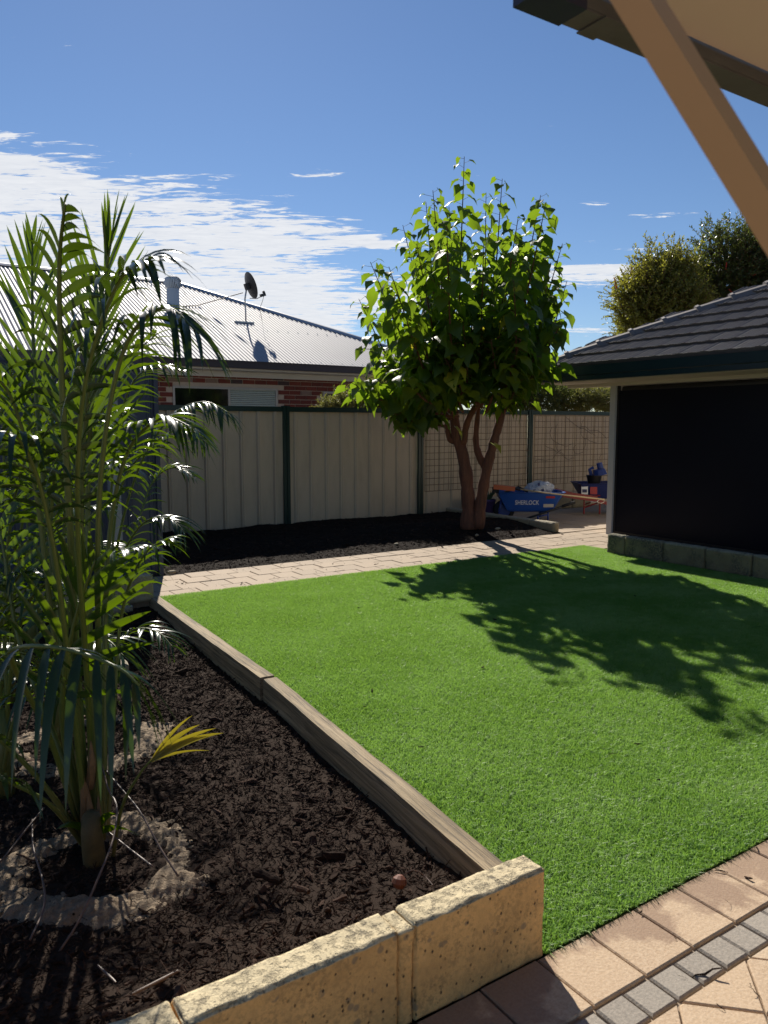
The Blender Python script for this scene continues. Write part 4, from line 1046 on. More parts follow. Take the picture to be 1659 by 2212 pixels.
for i, (pos, a, size, tg) in enumerate(LV):
    M4, pos = leaf_matrix(pos, a, size)
    if i < 290:
        me = HLmeY if random.random() < .02 else random.choice(HLme)
        o = link('leaf', me, tree); M = M4.copy(); M.translation = pos - tl_; o.matrix_local = M
    else:
        v, f = random.choice(HL); rest.add([M4 @ Vector(q) + pos for q in v], f)
rest.build('foliage', M_mul, tree, smooth=True)['kind'] = 'stuff'
for (x, y) in ((1096, 884), (986, 828), (985, 925), (1066, 960)):
    M4, _ = leaf_matrix(Vector(), Vector((.2, -.9, 0)), .15); o = link('leaf', HLmeY, tree); M4.translation = T3(x, y, -.9) - tl_; o.matrix_local = M4; o['label'] = 'yellowed leaf'

# ---- small-leaved shrubs and trees beyond the fence
def twiggy(name, base, blobs, n_twigs, tl, leaf_len, leaf_w, mat, label, cat, up=.4, flowers=0, npl=20, trunkr=.08):
    root = empty(name, base); tag(root, label, cat)
    vs = []; fs = []; tw = MB(); off = Vector(base)
    wts = [b[3] * b[4] * b[5] for b in blobs]; tot = sum(wts); fl = MB()
    for bi, (bx, by, bz, rx, ry, rz) in enumerate(blobs):
        for _ in range(int(n_twigs * wts[bi] / tot)):
            th = random.random() * 6.283; cz = random.uniform(-.75, 1); sq = math.sqrt(1 - cz * cz); dv = Vector((sq * math.cos(th), sq * math.sin(th), cz))
            rr = random.uniform(.2, 1) ** .5; lump = .92 + .22 * math.sin(th * 3 + bi) * math.cos(cz * 5 + bi * 2) + .12 * math.sin(th * 7 + cz * 9 + bi)
            p0 = Vector((bx + dv.x * rx * rr * lump, by + dv.y * ry * rr * lump, bz + dv.z * rz * rr * lump))
            d = (dv * .8 + Vector((0, 0, up)) + Vector((random.gauss(0, .35), random.gauss(0, .35), random.gauss(0, .25)))).normalized(); L = tl * random.uniform(.6, 1.5)
            tw.tube([p0 - d * L * .4, p0 + d * L], .0025 * (tl / .2), 3, cap=False)
            if flowers and random.random() < flowers and rr > .9:
                fl.tube([p0 + d * L * .6, p0 + d * L * 1.15], [.022, .014], 5)
            for i in range(npl):
                s = i / npl; q = p0 + d * L * (s * 1.2 - .2); a = Vector((random.gauss(0, 1), random.gauss(0, 1), random.gauss(0, 1))).normalized()
                ld = (d * .7 + a).normalized(); wv = ld.cross(Vector((random.gauss(0, 1), random.gauss(0, 1), random.gauss(0, 1)))).normalized() * leaf_w * random.uniform(.7, 1.2); l = leaf_len * random.uniform(.6, 1.25)
                k = len(vs); vs += [tuple(q - off), tuple(q + ld * l * .5 + wv - off), tuple(q + ld * l - off), tuple(q + ld * l * .5 - wv - off)]; fs.append((k, k + 1, k + 2, k + 3))
    me = bpy.data.meshes.new('crown'); me.from_pydata(vs, [], fs); me.materials.append(mat); link('crown', me, root)
    tw.build('twigs', M_bark, root)['kind'] = 'stuff'
    if fl.v: fl.build('flowers', M_redfl, root)['kind'] = 'stuff'
    tk = MB(); b0 = Vector(base)
    for (bx, by, bz, rx, ry, rz) in blobs[:4]:
        ps = spline([b0, b0.lerp(Vector((bx, by, bz)), .5) + Vector((0, 0, .1)), Vector((bx, by, bz + rz * .5))], 8); tk.tube(ps, [trunkr * (1 - .85 * i / 8) for i in range(9)], 6)
    tk.build('trunk', M_bark, root)
def blob(x, y, D, rpx, rpy=None, rd=None):
    p = PD(x, y, D); k = D / FPX; rpy = rpy or rpx; return (p.x, p.y, p.z, rpx * k, (rd or rpx) * k, rpy * k)
D_ = 24.0
base = PD(1500, 900, D_); base.z = -.2
twiggy('bottlebrush_tree', base, [blob(1415, 650, D_, 78, 80), blob(1440, 610, D_, 52, 55), blob(1395, 700, D_, 60, 50), blob(1475, 580, D_, 26, 40), blob(1470, 690, D_, 70, 70), blob(1365, 625, D_, 22, 30), blob(1400, 555, D_, 20, 28), blob(1345, 665, D_, 20, 24), blob(1440, 560, D_, 20, 30)], 3000, .42, .10, .021, M_bottle, 'sunlit olive bottlebrush tree rising behind the tiled roof', 'tree', flowers=.006)
base = PD(1600, 900, D_ + 1); base.z = -.2
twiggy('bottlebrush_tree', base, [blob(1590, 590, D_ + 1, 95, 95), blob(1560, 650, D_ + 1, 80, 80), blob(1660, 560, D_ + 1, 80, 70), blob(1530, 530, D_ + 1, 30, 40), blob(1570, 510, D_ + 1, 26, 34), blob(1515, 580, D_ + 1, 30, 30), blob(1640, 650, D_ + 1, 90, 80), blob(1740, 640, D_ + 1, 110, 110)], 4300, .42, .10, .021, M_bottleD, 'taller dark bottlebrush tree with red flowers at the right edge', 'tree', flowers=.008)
D_ = 11.6
SD = depth(PV(800, 880, 10.95)); base = PD(800, 900, SD); base.z = 0
twiggy('olive_shrub', base, [blob(770, 880, SD, 75, 36, 40), blob(840, 850, SD + .1, 55, 45, 40), blob(720, 892, SD - .1, 35, 26, 30)], 1900, .13, .045, .006, M_shrub, 'feathery olive shrub poking over the fence beside the brick wall', 'shrub', trunkr=.03)
D_ = 15.6
base = PD(1200, 900, D_); base.z = 0
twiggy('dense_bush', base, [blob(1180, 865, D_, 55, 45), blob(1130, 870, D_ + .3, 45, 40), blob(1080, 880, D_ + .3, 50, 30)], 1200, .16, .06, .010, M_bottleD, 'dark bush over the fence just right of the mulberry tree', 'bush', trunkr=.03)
base = PD(1270, 900, D_); base.z = 0
twiggy('pale_bush', base, [blob(1275, 868, D_, 50, 26), blob(1240, 870, D_ + .2, 35, 22), blob(1330, 872, D_ + .2, 40, 24)], 1200, .16, .06, .008, M_shrub, 'pale green feathery bush over the fence under the eave', 'bush', trunkr=.03)
base = PD(1290, 850, 19); base.z = 0
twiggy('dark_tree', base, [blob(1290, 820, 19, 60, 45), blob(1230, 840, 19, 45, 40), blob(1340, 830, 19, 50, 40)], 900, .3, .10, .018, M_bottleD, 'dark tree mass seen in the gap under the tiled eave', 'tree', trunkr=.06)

# ---- kentia palms
def leaflet(mb, b, d, wd, L, W_, droop, curl=.12, seg=7, side=0):
    d = d.normalized(); wd = (wd - d * wd.dot(d)).normalized(); n = d.cross(wd).normalized()
    if n.z < 0: n = -n
    vs = []; fs = []
    for i in range(seg + 1):
        s = i / seg; p = b + d * L * s * (1 - .12 * droop * s) + Vector((0, 0, -1)) * (droop * L * s * s * .75) + wd * (side * L * s * s)
        k = W_ * (min(1, .30 + s * 3.2) * (1 - s ** 2.2) ** .8) * .5
        tw = wd * math.cos(s * curl * 6) + n * math.sin(s * curl * 6)
        if i < seg: vs += [p + tw * k + n * k * .30, p, p - tw * k + n * k * .30]
        else: vs += [p]
    for i in range(seg - 1):
        for j in range(2): fs.append((i * 3 + j, i * 3 + j + 1, i * 3 + 4 + j, i * 3 + 3 + j))
    k = (seg - 1) * 3; fs += [(k, k + 1, k + 3), (k + 1, k + 2, k + 3)]
    mb.add(vs, fs)
LEAFCOUNT = {}
def frond(root, pts, t0, n, L, W_, mat=None, lift=.35, droop=.5, ang=(62, 24), r0=.012, upref=None, oneside=0, stemmat=None, bend=0):
    """a stem with leaflets on both sides; each leaflet is its own mesh while the palm has fewer than ~290"""
    mat = mat or M_palm; N_ = 30; ps = spline(pts, N_); rs = [r0 * (1 - .82 * (i / N_)) + .0012 for i in range(N_ + 1)]
    st = MB(); st.tube(ps, rs, 7); fr = st.build('frond', stemmat or M_palmstem, root, smooth=True)
    up = Vector(upref) if upref else Vector((0, 0, 1)); cnt = LEAFCOUNT.get(root.name, 0); joined = MB()
    for i in range(n):
        s = t0 + (1 - t0) * (i + .3) / n; x = s * N_; k = min(int(x), N_ - 1); b = ps[k].lerp(ps[k + 1], x - k); tg = (ps[k + 1] - ps[k]).normalized()
        u_ = (up - tg * up.dot(tg)); u_ = u_.normalized() if u_.length > .05 else Vector((1, 0, 0)); sd_ = tg.cross(u_).normalized()
        q = (i + .5) / n; al = R(ang[0] + (ang[1] - ang[0]) * q); ll = L * (.55 + .45 * math.sin(math.pi * min(1, .18 + q * .95)) ** .8) * random.uniform(.92, 1.07)
        if q > .85: ll *= 1 - (q - .85) * 2.2
        for sgn in ((-1, 1) if not oneside else (oneside,)):
            d = tg * math.cos(al) + sd_ * sgn * math.sin(al) + u_ * lift + Vector((random.gauss(0, .09), random.gauss(0, .09), random.gauss(0, .09)))
            tgt = MB() if cnt < 288 else joined
            leaflet(tgt, b, d, tg, ll, W_ * random.uniform(.85, 1.1) * (1 - .35 * abs(q - .4)), droop * random.uniform(.7, 1.35), curl=random.gauss(0, .05), side=bend * sgn)
            if cnt < 288: tgt.build('leaflet', mat, fr, smooth=True); cnt += 1
    LEAFCOUNT[root.name] = cnt
    if joined.v: joined.build('leaflets', mat, fr, smooth=True)['kind'] = 'stuff'
    return fr
def D3(*a): return [PD(x, y, d) for x, y, d in a]
toC = (-math.sin(T_), -math.cos(T_), .35)           # leaflet plane facing the path we stand on
palmA = empty('kentia_palm', bA); tag(palmA, 'tallest kentia palm in the sand ring, nearest to the camera', 'palm', 'kentia palms in the bed')
mb = MB(); mb.tube(spline([bA + Vector((0, 0, -.06)), bA + Vector((-.01, 0, .12)), PD(204, 1760, 2.82), PD(200, 1700, 2.80)], 14), [.042, .041, .040, .038, .036, .035, .033, .031, .029, .027, .025, .021, .016, .010, .004], 12); mb.build('stem', M_palmbase, palmA, smooth=True)
mb = MB(); 
for (x0, y0, x1, y1) in ((185, 1800, 172, 1640), (200, 1830, 186, 1690), (210, 1850, 212, 1720), (195, 1700, 196, 1600)):
    mb.tube(spline([PD(x0, y0, 2.78), PD((x0 + x1) / 2 + 3, (y0 + y1) / 2, 2.73), PD(x1, y1, 2.74)], 8), [.016, .018, .017, .016, .015, .012, .009, .006, .002], 6)
mb.build('leaf_sheath', M_palmfib, palmA)
fA = frond
fA(palmA, D3((222, 1835, 2.84), (226, 1500, 2.92), (232, 1200, 3.0), (270, 990, 2.98), (345, 905, 2.9), (420, 925, 2.82)), .50, 20, .28, .022, lift=.1, droop=.8, ang=(58, 26), r0=.013)
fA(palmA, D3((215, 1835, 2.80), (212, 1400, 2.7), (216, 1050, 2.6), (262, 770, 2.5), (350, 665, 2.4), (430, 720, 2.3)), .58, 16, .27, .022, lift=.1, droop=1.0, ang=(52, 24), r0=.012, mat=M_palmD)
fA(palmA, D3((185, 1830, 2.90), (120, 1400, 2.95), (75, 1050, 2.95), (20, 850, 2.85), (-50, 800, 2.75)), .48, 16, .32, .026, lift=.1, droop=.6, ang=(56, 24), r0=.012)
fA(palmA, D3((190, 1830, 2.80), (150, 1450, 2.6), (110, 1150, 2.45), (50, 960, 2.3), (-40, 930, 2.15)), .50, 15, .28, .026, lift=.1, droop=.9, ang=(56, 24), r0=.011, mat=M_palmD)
fA(palmA, D3((230, 1835, 2.88), (245, 1550, 3.0), (262, 1330, 3.05), (310, 1200, 3.0), (375, 1160, 2.95)), .45, 15, .24, .022, lift=.1, droop=.7, ang=(58, 28), r0=.010)
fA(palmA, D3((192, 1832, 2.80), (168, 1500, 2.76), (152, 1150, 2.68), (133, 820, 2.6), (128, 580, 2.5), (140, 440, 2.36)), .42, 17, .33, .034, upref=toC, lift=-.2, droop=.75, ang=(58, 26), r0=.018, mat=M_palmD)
fA(palmA, D3((198, 1830, 2.86), (150, 1450, 2.95), (95, 1050, 3.05), (72, 740, 3.1), (70, 515, 3.15)), .50, 18, .36, .022, upref=toC, lift=.1, droop=.05, ang=(38, 10), r0=.015)
fA(palmA, D3((212, 1835, 2.84), (196, 1500, 2.82), (176, 1150, 2.78), (190, 850, 2.75), (235, 640, 2.7)), .50, 16, .40, .026, upref=(-.4, -.5, 1), lift=.15, droop=.15, ang=(38, 14), r0=.015)
fA(palmA, D3((205, 1835, 2.84), (190, 1500, 2.72), (168, 1150, 2.5), (180, 850, 2.3), (250, 620, 2.15), (330, 555, 2.05)), .50, 17, .36, .026, upref=(-.2, -.4, 1), lift=.1, droop=.8, ang=(46, 20), r0=.012, mat=M_palmD)
fA(palmA, D3((190, 1825, 2.84), (140, 1600, 2.75), (138, 1470, 2.7), (165, 1330, 2.66), (205, 1210, 2.62)), .40, 9, .42, .040, upref=toC, lift=0, droop=.12, ang=(54, 20), r0=.014)
fA(palmA, D3((180, 1820, 2.84), (110, 1600, 2.6), (30, 1440, 2.2), (40, 1400, 2.02), (140, 1402, 1.95), (250, 1440, 1.9), (300, 1480, 1.88)), .40, 12, .26, .030, lift=-.3, droop=1.2, ang=(74, 34), r0=.010, mat=M_palmD)
fA(palmA, D3((205, 1835, 2.84), (195, 1450, 2.95), (190, 1050, 3.05), (210, 720, 3.05), (245, 490, 3.0)), .50, 18, .44, .022, upref=(-.2, -.5, .6), lift=.1, droop=.08, ang=(34, 9), r0=.015)
fA(palmA, D3((195, 1810, 2.84), (120, 1600, 2.9), (40, 1380, 3.0), (10, 1200, 3.05), (-20, 1050, 3.1)), .45, 13, .36, .032, upref=toC, lift=0, droop=.4, ang=(60, 25), r0=.014)
fA(palmA, D3((185, 1820, 2.8), (90, 1690, 2.7), (0, 1600, 2.6), (-90, 1540, 2.5)), .6, 7, .3, .035, lift=.2, droop=.6, r0=.012)
fA(palmA, D3((185, 1830, 2.78), (110, 1740, 2.6), (20, 1690, 2.45), (-80, 1650, 2.3)), .6, 6, .3, .035, lift=.2, droop=.6, r0=.010)
fA(palmA, D3((190, 1830, 2.84), (150, 1620, 2.9), (125, 1400, 3.1), (110, 1150, 3.2), (130, 980, 3.1), (200, 900, 2.9)), .5, 15, .36, .028, lift=.2, droop=.6, ang=(60, 25), r0=.014)
# young yellowing frond
py = frond(palmA, D3((240, 1880, 2.74), (262, 1750, 2.70), (300, 1675, 2.64), (330, 1638, 2.6)), .90, 0, .26, .035, mat=M_palmy, upref=(-.3, -.6, 1), lift=.15, droop=.35, ang=(26, 10), r0=.007)
py['label'] = 'small yellowing frond bent over the mulch'
lf = MB()
for (x1, y1, w1, dr) in ((505, 1583, .026, .05), (480, 1592, .026, .1), (438, 1530, .014, .12), (490, 1570, .024, .02), (470, 1640, .011, .05), (455, 1560, .022, .1)):
    a, b_ = PD(326, 1645, 2.6), PD(x1, y1, 2.52); mb = MB(); leaflet(mb, a, (b_ - a) + Vector((0, 0, .10)), Vector((random.gauss(0, .2), .2, 1)), (b_ - a).length * 1.05, w1, .28); mb.build('leaflet', M_palmy, py, smooth=True)
for (x1, y1) in ((315, 1790), (275, 1740), (140, 1790)):
    a, b_ = PD(205, 1805, 2.75), PD(x1 - 20, y1 - 60, 2.6); mb = MB(); leaflet(mb, a, (b_ - a), Vector((0, 0, 1)), (b_ - a).length * 1.1, .03, .5); mb.build('leaflet', M_palm, py, smooth=True)
def palm(base, label, fl, L, W_, sr=.012, seed=1):
    random.seed(seed)
    rt = empty('kentia_palm', base); tag(rt, label, 'palm', 'kentia palms in the bed')
    MB().tube([base + Vector((0, 0, -.06)), base + Vector((0, 0, .35))], [.045, .022], 9).build('stem', M_palmstem, rt, smooth=True)
    for (pp, t0, n, lift, droop, ang, up) in fl:
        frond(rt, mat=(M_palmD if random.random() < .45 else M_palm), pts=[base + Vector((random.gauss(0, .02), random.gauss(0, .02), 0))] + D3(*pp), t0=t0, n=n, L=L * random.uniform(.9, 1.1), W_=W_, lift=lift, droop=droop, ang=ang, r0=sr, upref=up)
    return rt
aw = (60, 24)
palm(bC, 'kentia palm farthest right, arching towards the cream fence', [
    ([(250, 1200, 4.9), (300, 1010, 4.8), (370, 900, 4.7), (440, 868, 4.6), (500, 895, 4.5)], .40, 24, -.1, .75, (62, 30), None),
    ([(240, 1220, 5.0), (262, 1050, 5.0), (330, 960, 4.9), (400, 925, 4.8), (450, 960, 4.7)], .42, 20, 0, .6, (62, 30), None),
    ([(235, 1200, 4.9), (245, 1000, 4.9), (275, 850, 4.8), (330, 790, 4.7), (400, 800, 4.6)], .42, 20, .1, .6, (62, 26), None),
    ([(240, 1300, 4.9), (265, 1200, 4.8), (310, 1130, 4.7), (365, 1120, 4.6), (400, 1150, 4.5)], .35, 20, .2, .7, (58, 26), None),
    ([(225, 1220, 5.0), (205, 1000, 5.1), (215, 830, 5.2), (260, 740, 5.2)], .42, 18, .2, .3, (50, 20), None),
    ([(250, 1250, 5.0), (300, 1120, 5.2), (330, 1040, 5.3), (375, 1010, 5.3), (420, 1030, 5.2)], .42, 18, .2, .6, aw, None),
    ([(220, 1300, 4.8), (180, 1150, 4.7), (120, 1060, 4.6), (60, 1050, 4.5)], .40, 16, .1, .7, aw, None),
    ([(250, 1400, 4.7), (290, 1360, 4.6), (340, 1365, 4.5), (375, 1400, 4.4)], .3, 14, .2, .6, aw, None)], .30, .020, .010, 3)
palm(bB, 'kentia palm rising behind the left side of the nearest palm', [
    ([(140, 1400, 3.75), (170, 1150, 3.7), (200, 950, 3.6), (260, 800, 3.5), (340, 720, 3.4)], .45, 17, .1, .6, aw, None),
    ([(120, 1380, 3.8), (90, 1100, 3.8), (60, 880, 3.8), (20, 760, 3.8)], .45, 16, .1, .5, aw, None),
    ([(130, 1380, 3.9), (140, 1100, 4.0), (150, 900, 4.0), (150, 740, 4.0)], .45, 16, .2, .2, (50, 16), None),
    ([(110, 1420, 3.7), (60, 1250, 3.6), (0, 1130, 3.5), (-70, 1090, 3.4)], .40, 15, .0, .8, aw, None),
    ([(145, 1420, 3.7), (190, 1280, 3.6), (240, 1200, 3.5), (300, 1180, 3.4)], .40, 15, .1, .8, aw, None),
    ([(130, 1480, 3.7), (170, 1400, 3.6), (225, 1380, 3.5), (270, 1420, 3.4)], .35, 13, .1, .8, aw, None),
    ([(100, 1480, 3.7), (50, 1400, 3.6), (-10, 1390, 3.5)], .35, 12, .1, .8, aw, None)], .34, .025, .011, 5)
palm(bD, 'kentia palm at the left edge with dark crossing fronds', [
    ([(30, 1300, 4.2), (60, 1050, 4.1), (110, 880, 4.0), (180, 800, 3.9)], .42, 17, .1, .6, aw, None),
    ([(20, 1300, 4.2), (10, 1050, 4.2), (0, 850, 4.2), (-40, 700, 4.2)], .42, 16, .2, .4, aw, None),
    ([(40, 1350, 4.2), (90, 1200, 4.1), (150, 1110, 4.0), (230, 1090, 3.9)], .40, 16, .1, .8, aw, None),
    ([(10, 1350, 4.2), (-30, 1200, 4.2), (-90, 1100, 4.2)], .40, 14, .1, .8, aw, None),
    ([(40, 1400, 4.2), (80, 1330, 4.1), (140, 1300, 4.0), (190, 1330, 3.9)], .40, 14, .1, .8, aw, None),
    ([(30, 1420, 4.0), (60, 1450, 3.7), (110, 1470, 3.4), (160, 1520, 3.2)], .35, 12, .1, .7, aw, None)], .33, .024, .010, 8)
bF = PZ(10, 1700, -.06)
palm(bF, 'dark kentia palm cut off by the left edge of the photo', [
    ([(10, 1400, 3.3), (20, 1150, 3.3), (60, 980, 3.2), (130, 900, 3.1)], .42, 15, .1, .7, aw, None),
    ([(-10, 1400, 3.3), (-20, 1100, 3.4), (0, 900, 3.4), (40, 760, 3.4)], .42, 16, .1, .5, aw, None),
    ([(20, 1480, 3.2), (50, 1330, 3.1), (100, 1260, 3.0), (170, 1260, 2.95)], .40, 14, .1, .8, aw, None),
    ([(0, 1500, 3.2), (0, 1360, 3.2), (30, 1260, 3.1), (60, 1230, 3.0)], .35, 14, .1, .8, aw, None),
    ([(30, 1560, 3.1), (70, 1490, 3.0), (110, 1480, 2.95), (150, 1520, 2.9)], .35, 12, .1, .8, aw, None)], .30, .024, .010, 15)
palm(bE, 'kentia palm farthest back by the navy shed wall', [
    ([(90, 1200, 5.5), (130, 1000, 5.4), (190, 900, 5.3), (270, 880, 5.2)], .40, 18, .1, .6, aw, None),
    ([(60, 1150, 5.6), (40, 950, 5.6), (0, 830, 5.6)], .40, 16, .1, .6, aw, None),
    ([(80, 1200, 5.6), (150, 1060, 5.7), (220, 1000, 5.7), (290, 1010, 5.6)], .40, 18, .1, .7, aw, None),
    ([(80, 1150, 5.6), (90, 930, 5.6), (120, 800, 5.6), (160, 760, 5.6)], .40, 16, .2, .3, aw, None),
    ([(60, 1250, 5.5), (20, 1150, 5.4), (-40, 1120, 5.3)], .40, 14, .1, .7, aw, None),
    ([(100, 1280, 5.4), (160, 1200, 5.2), (230, 1180, 5.1), (280, 1210, 5.0)], .40, 16, .2, .7, aw, None)], .34, .024, .010, 11)
random.seed(21)
# dead stems leaning around the palm base
for (pts_, lab) in [([(222, 1655, 2.9), (250, 1690, 2.8), (300, 1750, 2.62), (345, 1830, 2.5), (385, 1893, 2.42)], 'long bare brown stem running down to the mulch, upper right of the palm'),
                    ([(208, 1600, 2.9), (232, 1700, 2.75), (252, 1740, 2.65), (245, 1810, 2.5), (215, 1890, 2.36), (170, 1990, 2.24), (125, 2060, 2.18)], 'long curved brown stem crossing in front of the palm base'),
                    ([(225, 1790, 2.75), (275, 1830, 2.65), (330, 1872, 2.55)], 'short brown stem lying on the sand ring'),
                    ([(70, 1770, 2.75), (72, 1830, 2.6), (92, 1900, 2.42), (95, 1960, 2.32), (65, 2030, 2.2)], 'curved brown stem standing left of the palm base'),
                    ([(95, 1745, 2.8), (50, 1800, 2.65), (0, 1862, 2.5), (-50, 1900, 2.4)], 'bare brown stem leaving the photo at the left edge')]:
    ps = [PD(*q) for q in pts_]
    ps = spline(ps, 18)
    o = MB().tube(ps, .0036, 6).build('bare_stick', M_twig, off=tuple(ps[-1]), loc=ps[-1], smooth=True); tag(o, lab, 'stem', 'dry stems around the palm')

# ================================================================== WHEELBARROWS AND TOOLS
def tray(mb, c, L, Wt, z0, z1, ang, taper=.28, th=.012, mi=0):
    ca, sa = math.cos(ang), math.sin(ang)
    def P(x, y, z): return (c[0] + x * ca - y * sa, c[1] + x * sa + y * ca, z)
    o1 = [(-L / 2, -Wt / 2), (L / 2 * .92, -Wt / 2), (L / 2, -Wt / 2 * .8), (L / 2, Wt / 2 * .8), (L / 2 * .92, Wt / 2), (-L / 2, Wt / 2), (-L / 2 * 1.03, Wt / 2 * .5), (-L / 2 * 1.03, -Wt / 2 * .5)]
    def ringv(k, z, sh=0): return [P(x * k + sh, y * (k + .08), z) for x, y in o1]
    rings = [ringv(1.05, z1 - .010), ringv(1.06, z1), ringv(1.0, z1), ringv(1 - taper, z0 + .02, -.0), ringv(1 - taper * 1.25, z0), ]
    rin = [ringv(.975, z1 - .004), ringv(1 - taper - .03, z0 + .03), ringv(1 - taper * 1.3 - .03, z0 + .018)]
    n = 8; vs = []; fs = []
    order = [rings[4], rings[3], ringv(1.0, z1 - .02), rings[0], rings[1], rings[2], rin[0], rin[1], rin[2]]
    for r_ in order: vs += r_
    for i in range(len(order) - 1):
        for j in range(n): fs.append((i * n + j, i * n + (j + 1) % n, (i + 1) * n + (j + 1) % n, (i + 1) * n + j))
    fs += [tuple(range(n))[::-1], tuple((len(order) - 1) * n + j for j in range(n))]
    mb.add(vs, fs, mi); return P
BD = 12.1
pg = PD(1140, 1125, BD); bang = math.atan2(-math.sin(T_), math.cos(T_))        # barrow length across the view
wb = empty('wheelbarrow', (pg.x, pg.y, 0)); tag(wb, 'blue wheelbarrow with white SHERLOCK lettering, full of tools', 'wheelbarrow')
k_ = BD / FPX
zr = PD(1140, 1063, BD).z; zb_ = PD(1140, 1106, BD).z
mb = MB(); c_ = PD(1142, 1080, BD + .25); TL = 142 * k_
P = tray(mb, (c_.x, c_.y), TL, .56, zb_, zr, bang + R(-3), taper=.30); mb.build('tray', M_blue, wb)
fwv = Vector((math.sin(T_), math.cos(T_), 0)); rtv = Vector((math.cos(T_), -math.sin(T_), 0))
for dd, nm in ((-.06, 'handle'), (.48, 'handle')):
    mb = MB(); a0 = PD(1078, 1140, BD + dd); a1 = PD(1180, 1106, BD + dd); a2 = PD(1240, 1086, BD + dd); mb.tube([a0, a1, a2], .017, 8); h_o = mb.build(nm, M_black, wb, smooth=True)
    mb = MB(); mb.tube([PD(1214, 1094, BD + dd), PD(1242, 1085, BD + dd)], .024, 8); mb.build('grip', M_rubber, h_o, smooth=True)
    mb = MB(); l0 = PD(1161, 1108, BD + dd); l0.z -= .02; l1 = Vector((l0.x, l0.y, .01)) + rtv * .02; l2 = PD(1184, 1103, BD + dd); l3 = Vector((l2.x, l2.y, .01))
    mb.tube([l0, l1], .013, 6); mb.tube([l2, l3], .013, 6); mb.tube([l1 + Vector((0, 0, .09)), l3 + Vector((0, 0, .12))], .012, 6); mb.build('leg', M_blueD, wb, smooth=True)
mb = MB(); wc = PD(1088, 1117, BD + .22); wc.z = .17; mb.lathe([(.10, -.045), (.155, -.04), (.17, -.015), (.17, .015), (.155, .04), (.10, .045)], wc, 22, axis=fwv); wo_ = mb.build('wheel', M_rubber, wb, smooth=True)
mb = MB(); mb.lathe([(0, -.03), (.095, -.03), (.10, -.046), (.10, .046), (.095, .03), (0, .03)], wc, 16, axis=fwv); mb.build('rim', M_blueD, wo_)
mb = MB(); mb.tube([PD(1076, 1120, BD + .05), PD(1083, 1078, BD + .05)], .014, 6); mb.tube([PD(1078, 1130, BD + .05), PD(1078, 1130, BD + .42)], .014, 6); mb.build('nose_brace', M_blueD, wb, smooth=True)
# lettering on the tray side
def text_mesh(txt, size, mat, name, origin, xdir, ydir, parent, xs=1.0):
    cu = bpy.data.curves.new(name, 'FONT'); cu.body = txt; cu.size = size; cu.extrude = .0012; cu.align_x = 'CENTER'; cu.align_y = 'CENTER'; cu.offset = size * .002
    tmp = bpy.data.objects.new('tmp', cu); C.objects.link(tmp); dg = bpy.context.evaluated_depsgraph_get(); me = bpy.data.meshes.new_from_object(tmp.evaluated_get(dg)); bpy.data.objects.remove(tmp)
    me.materials.clear(); me.materials.append(mat); x = Vector(xdir).normalized(); y = Vector(ydir).normalized(); z = x.cross(y).normalized(); y = z.cross(x)
    M = Matrix((x * xs, y, z)).transposed().to_4x4(); M.translation = Vector(origin) - Vector(root_loc(parent)); o = link(name, me, parent); o.matrix_local = M; return o
ya = bang + R(-3); xd = Vector((math.cos(ya), math.sin(ya), 0)); nd = Vector((math.sin(ya), -math.cos(ya), 0))      # nd: towards the camera
def side_pt(sx, s):           # point on the near tray side; s 0 bottom..1 top
    hw = (.56 / 2) * ((1 - .30 + .08) * (1 - s) + 1.08 * s); z = zb_ + .02 + (zr - .02 - zb_ - .02) * s
    return Vector((c_.x, c_.y, z)) + xd * sx + nd * hw
slo = (side_pt(0, 1) - side_pt(0, 0)).normalized(); outn = xd.cross(slo).normalized()
text_mesh('SHERLOCK', .105, M_whitepr, 'lettering', side_pt(-.06, .47) + outn * .006, xd, slo, wb, xs=.72)
def decal(parent, o_, w_, h_2, mat, name):
    mb = MB(); a = o_ + outn * .004; x = xd * w_ / 2; y = slo * h_2 / 2
    mb.add([a - x - y, a + x - y, a + x + y, a - x + y, a - x - y + outn * .002, a + x - y + outn * .002, a + x + y + outn * .002, a - x + y + outn * .002], [(0, 1, 2, 3), (4, 5, 6, 7), (0, 1, 5, 4), (1, 2, 6, 5), (2, 3, 7, 6), (3, 0, 4, 7)]); return mb.build(name, mat, parent)
decal(wb, side_pt(.28, .30), .16, .055, M_creamp, 'sticker'); decal(wb, side_pt(.30, .80), .14, .035, M_redpr, 'sticker')
# plastic bag, spade and broom in the tray
pbg = PD(1163, 1058, BD + .22)
mb = MB(); vs = []; fs = []; nu, nv = 26, 14
for i in range(nv + 1):
    for j in range(nu):
        th = math.pi * i / nv; ph = 2 * math.pi * j / nu; r_ = 1 + .16 * float(fbm(np.array([math.cos(ph) * 2 + th * 2.2]), np.array([math.sin(ph) * 2 + 4]), 4, 1)[0]) * 2.0
        x = .235 * math.sin(th) * math.cos(ph) * r_; y = .17 * math.sin(th) * math.sin(ph) * r_; z = .13 * math.cos(th) * r_
        if z > .03: x += z * .3
        vs.append((x * rtv.x + y * fwv.x, x * rtv.y + y * fwv.y, z))
for i in range(nv):
    for j in range(nu): fs.append((i * nu + j, i * nu + (j + 1) % nu, (i + 1) * nu + (j + 1) % nu, (i + 1) * nu + j))
mb.add(vs, fs, 0)
for t_ in range(18):
    pass
o = mb.build('plastic_bag', [M_bag], off=(0, 0, 0), loc=pbg); tag(o, 'crumpled white plastic bag with blue print in the blue wheelbarrow', 'bag')
mb = MB()
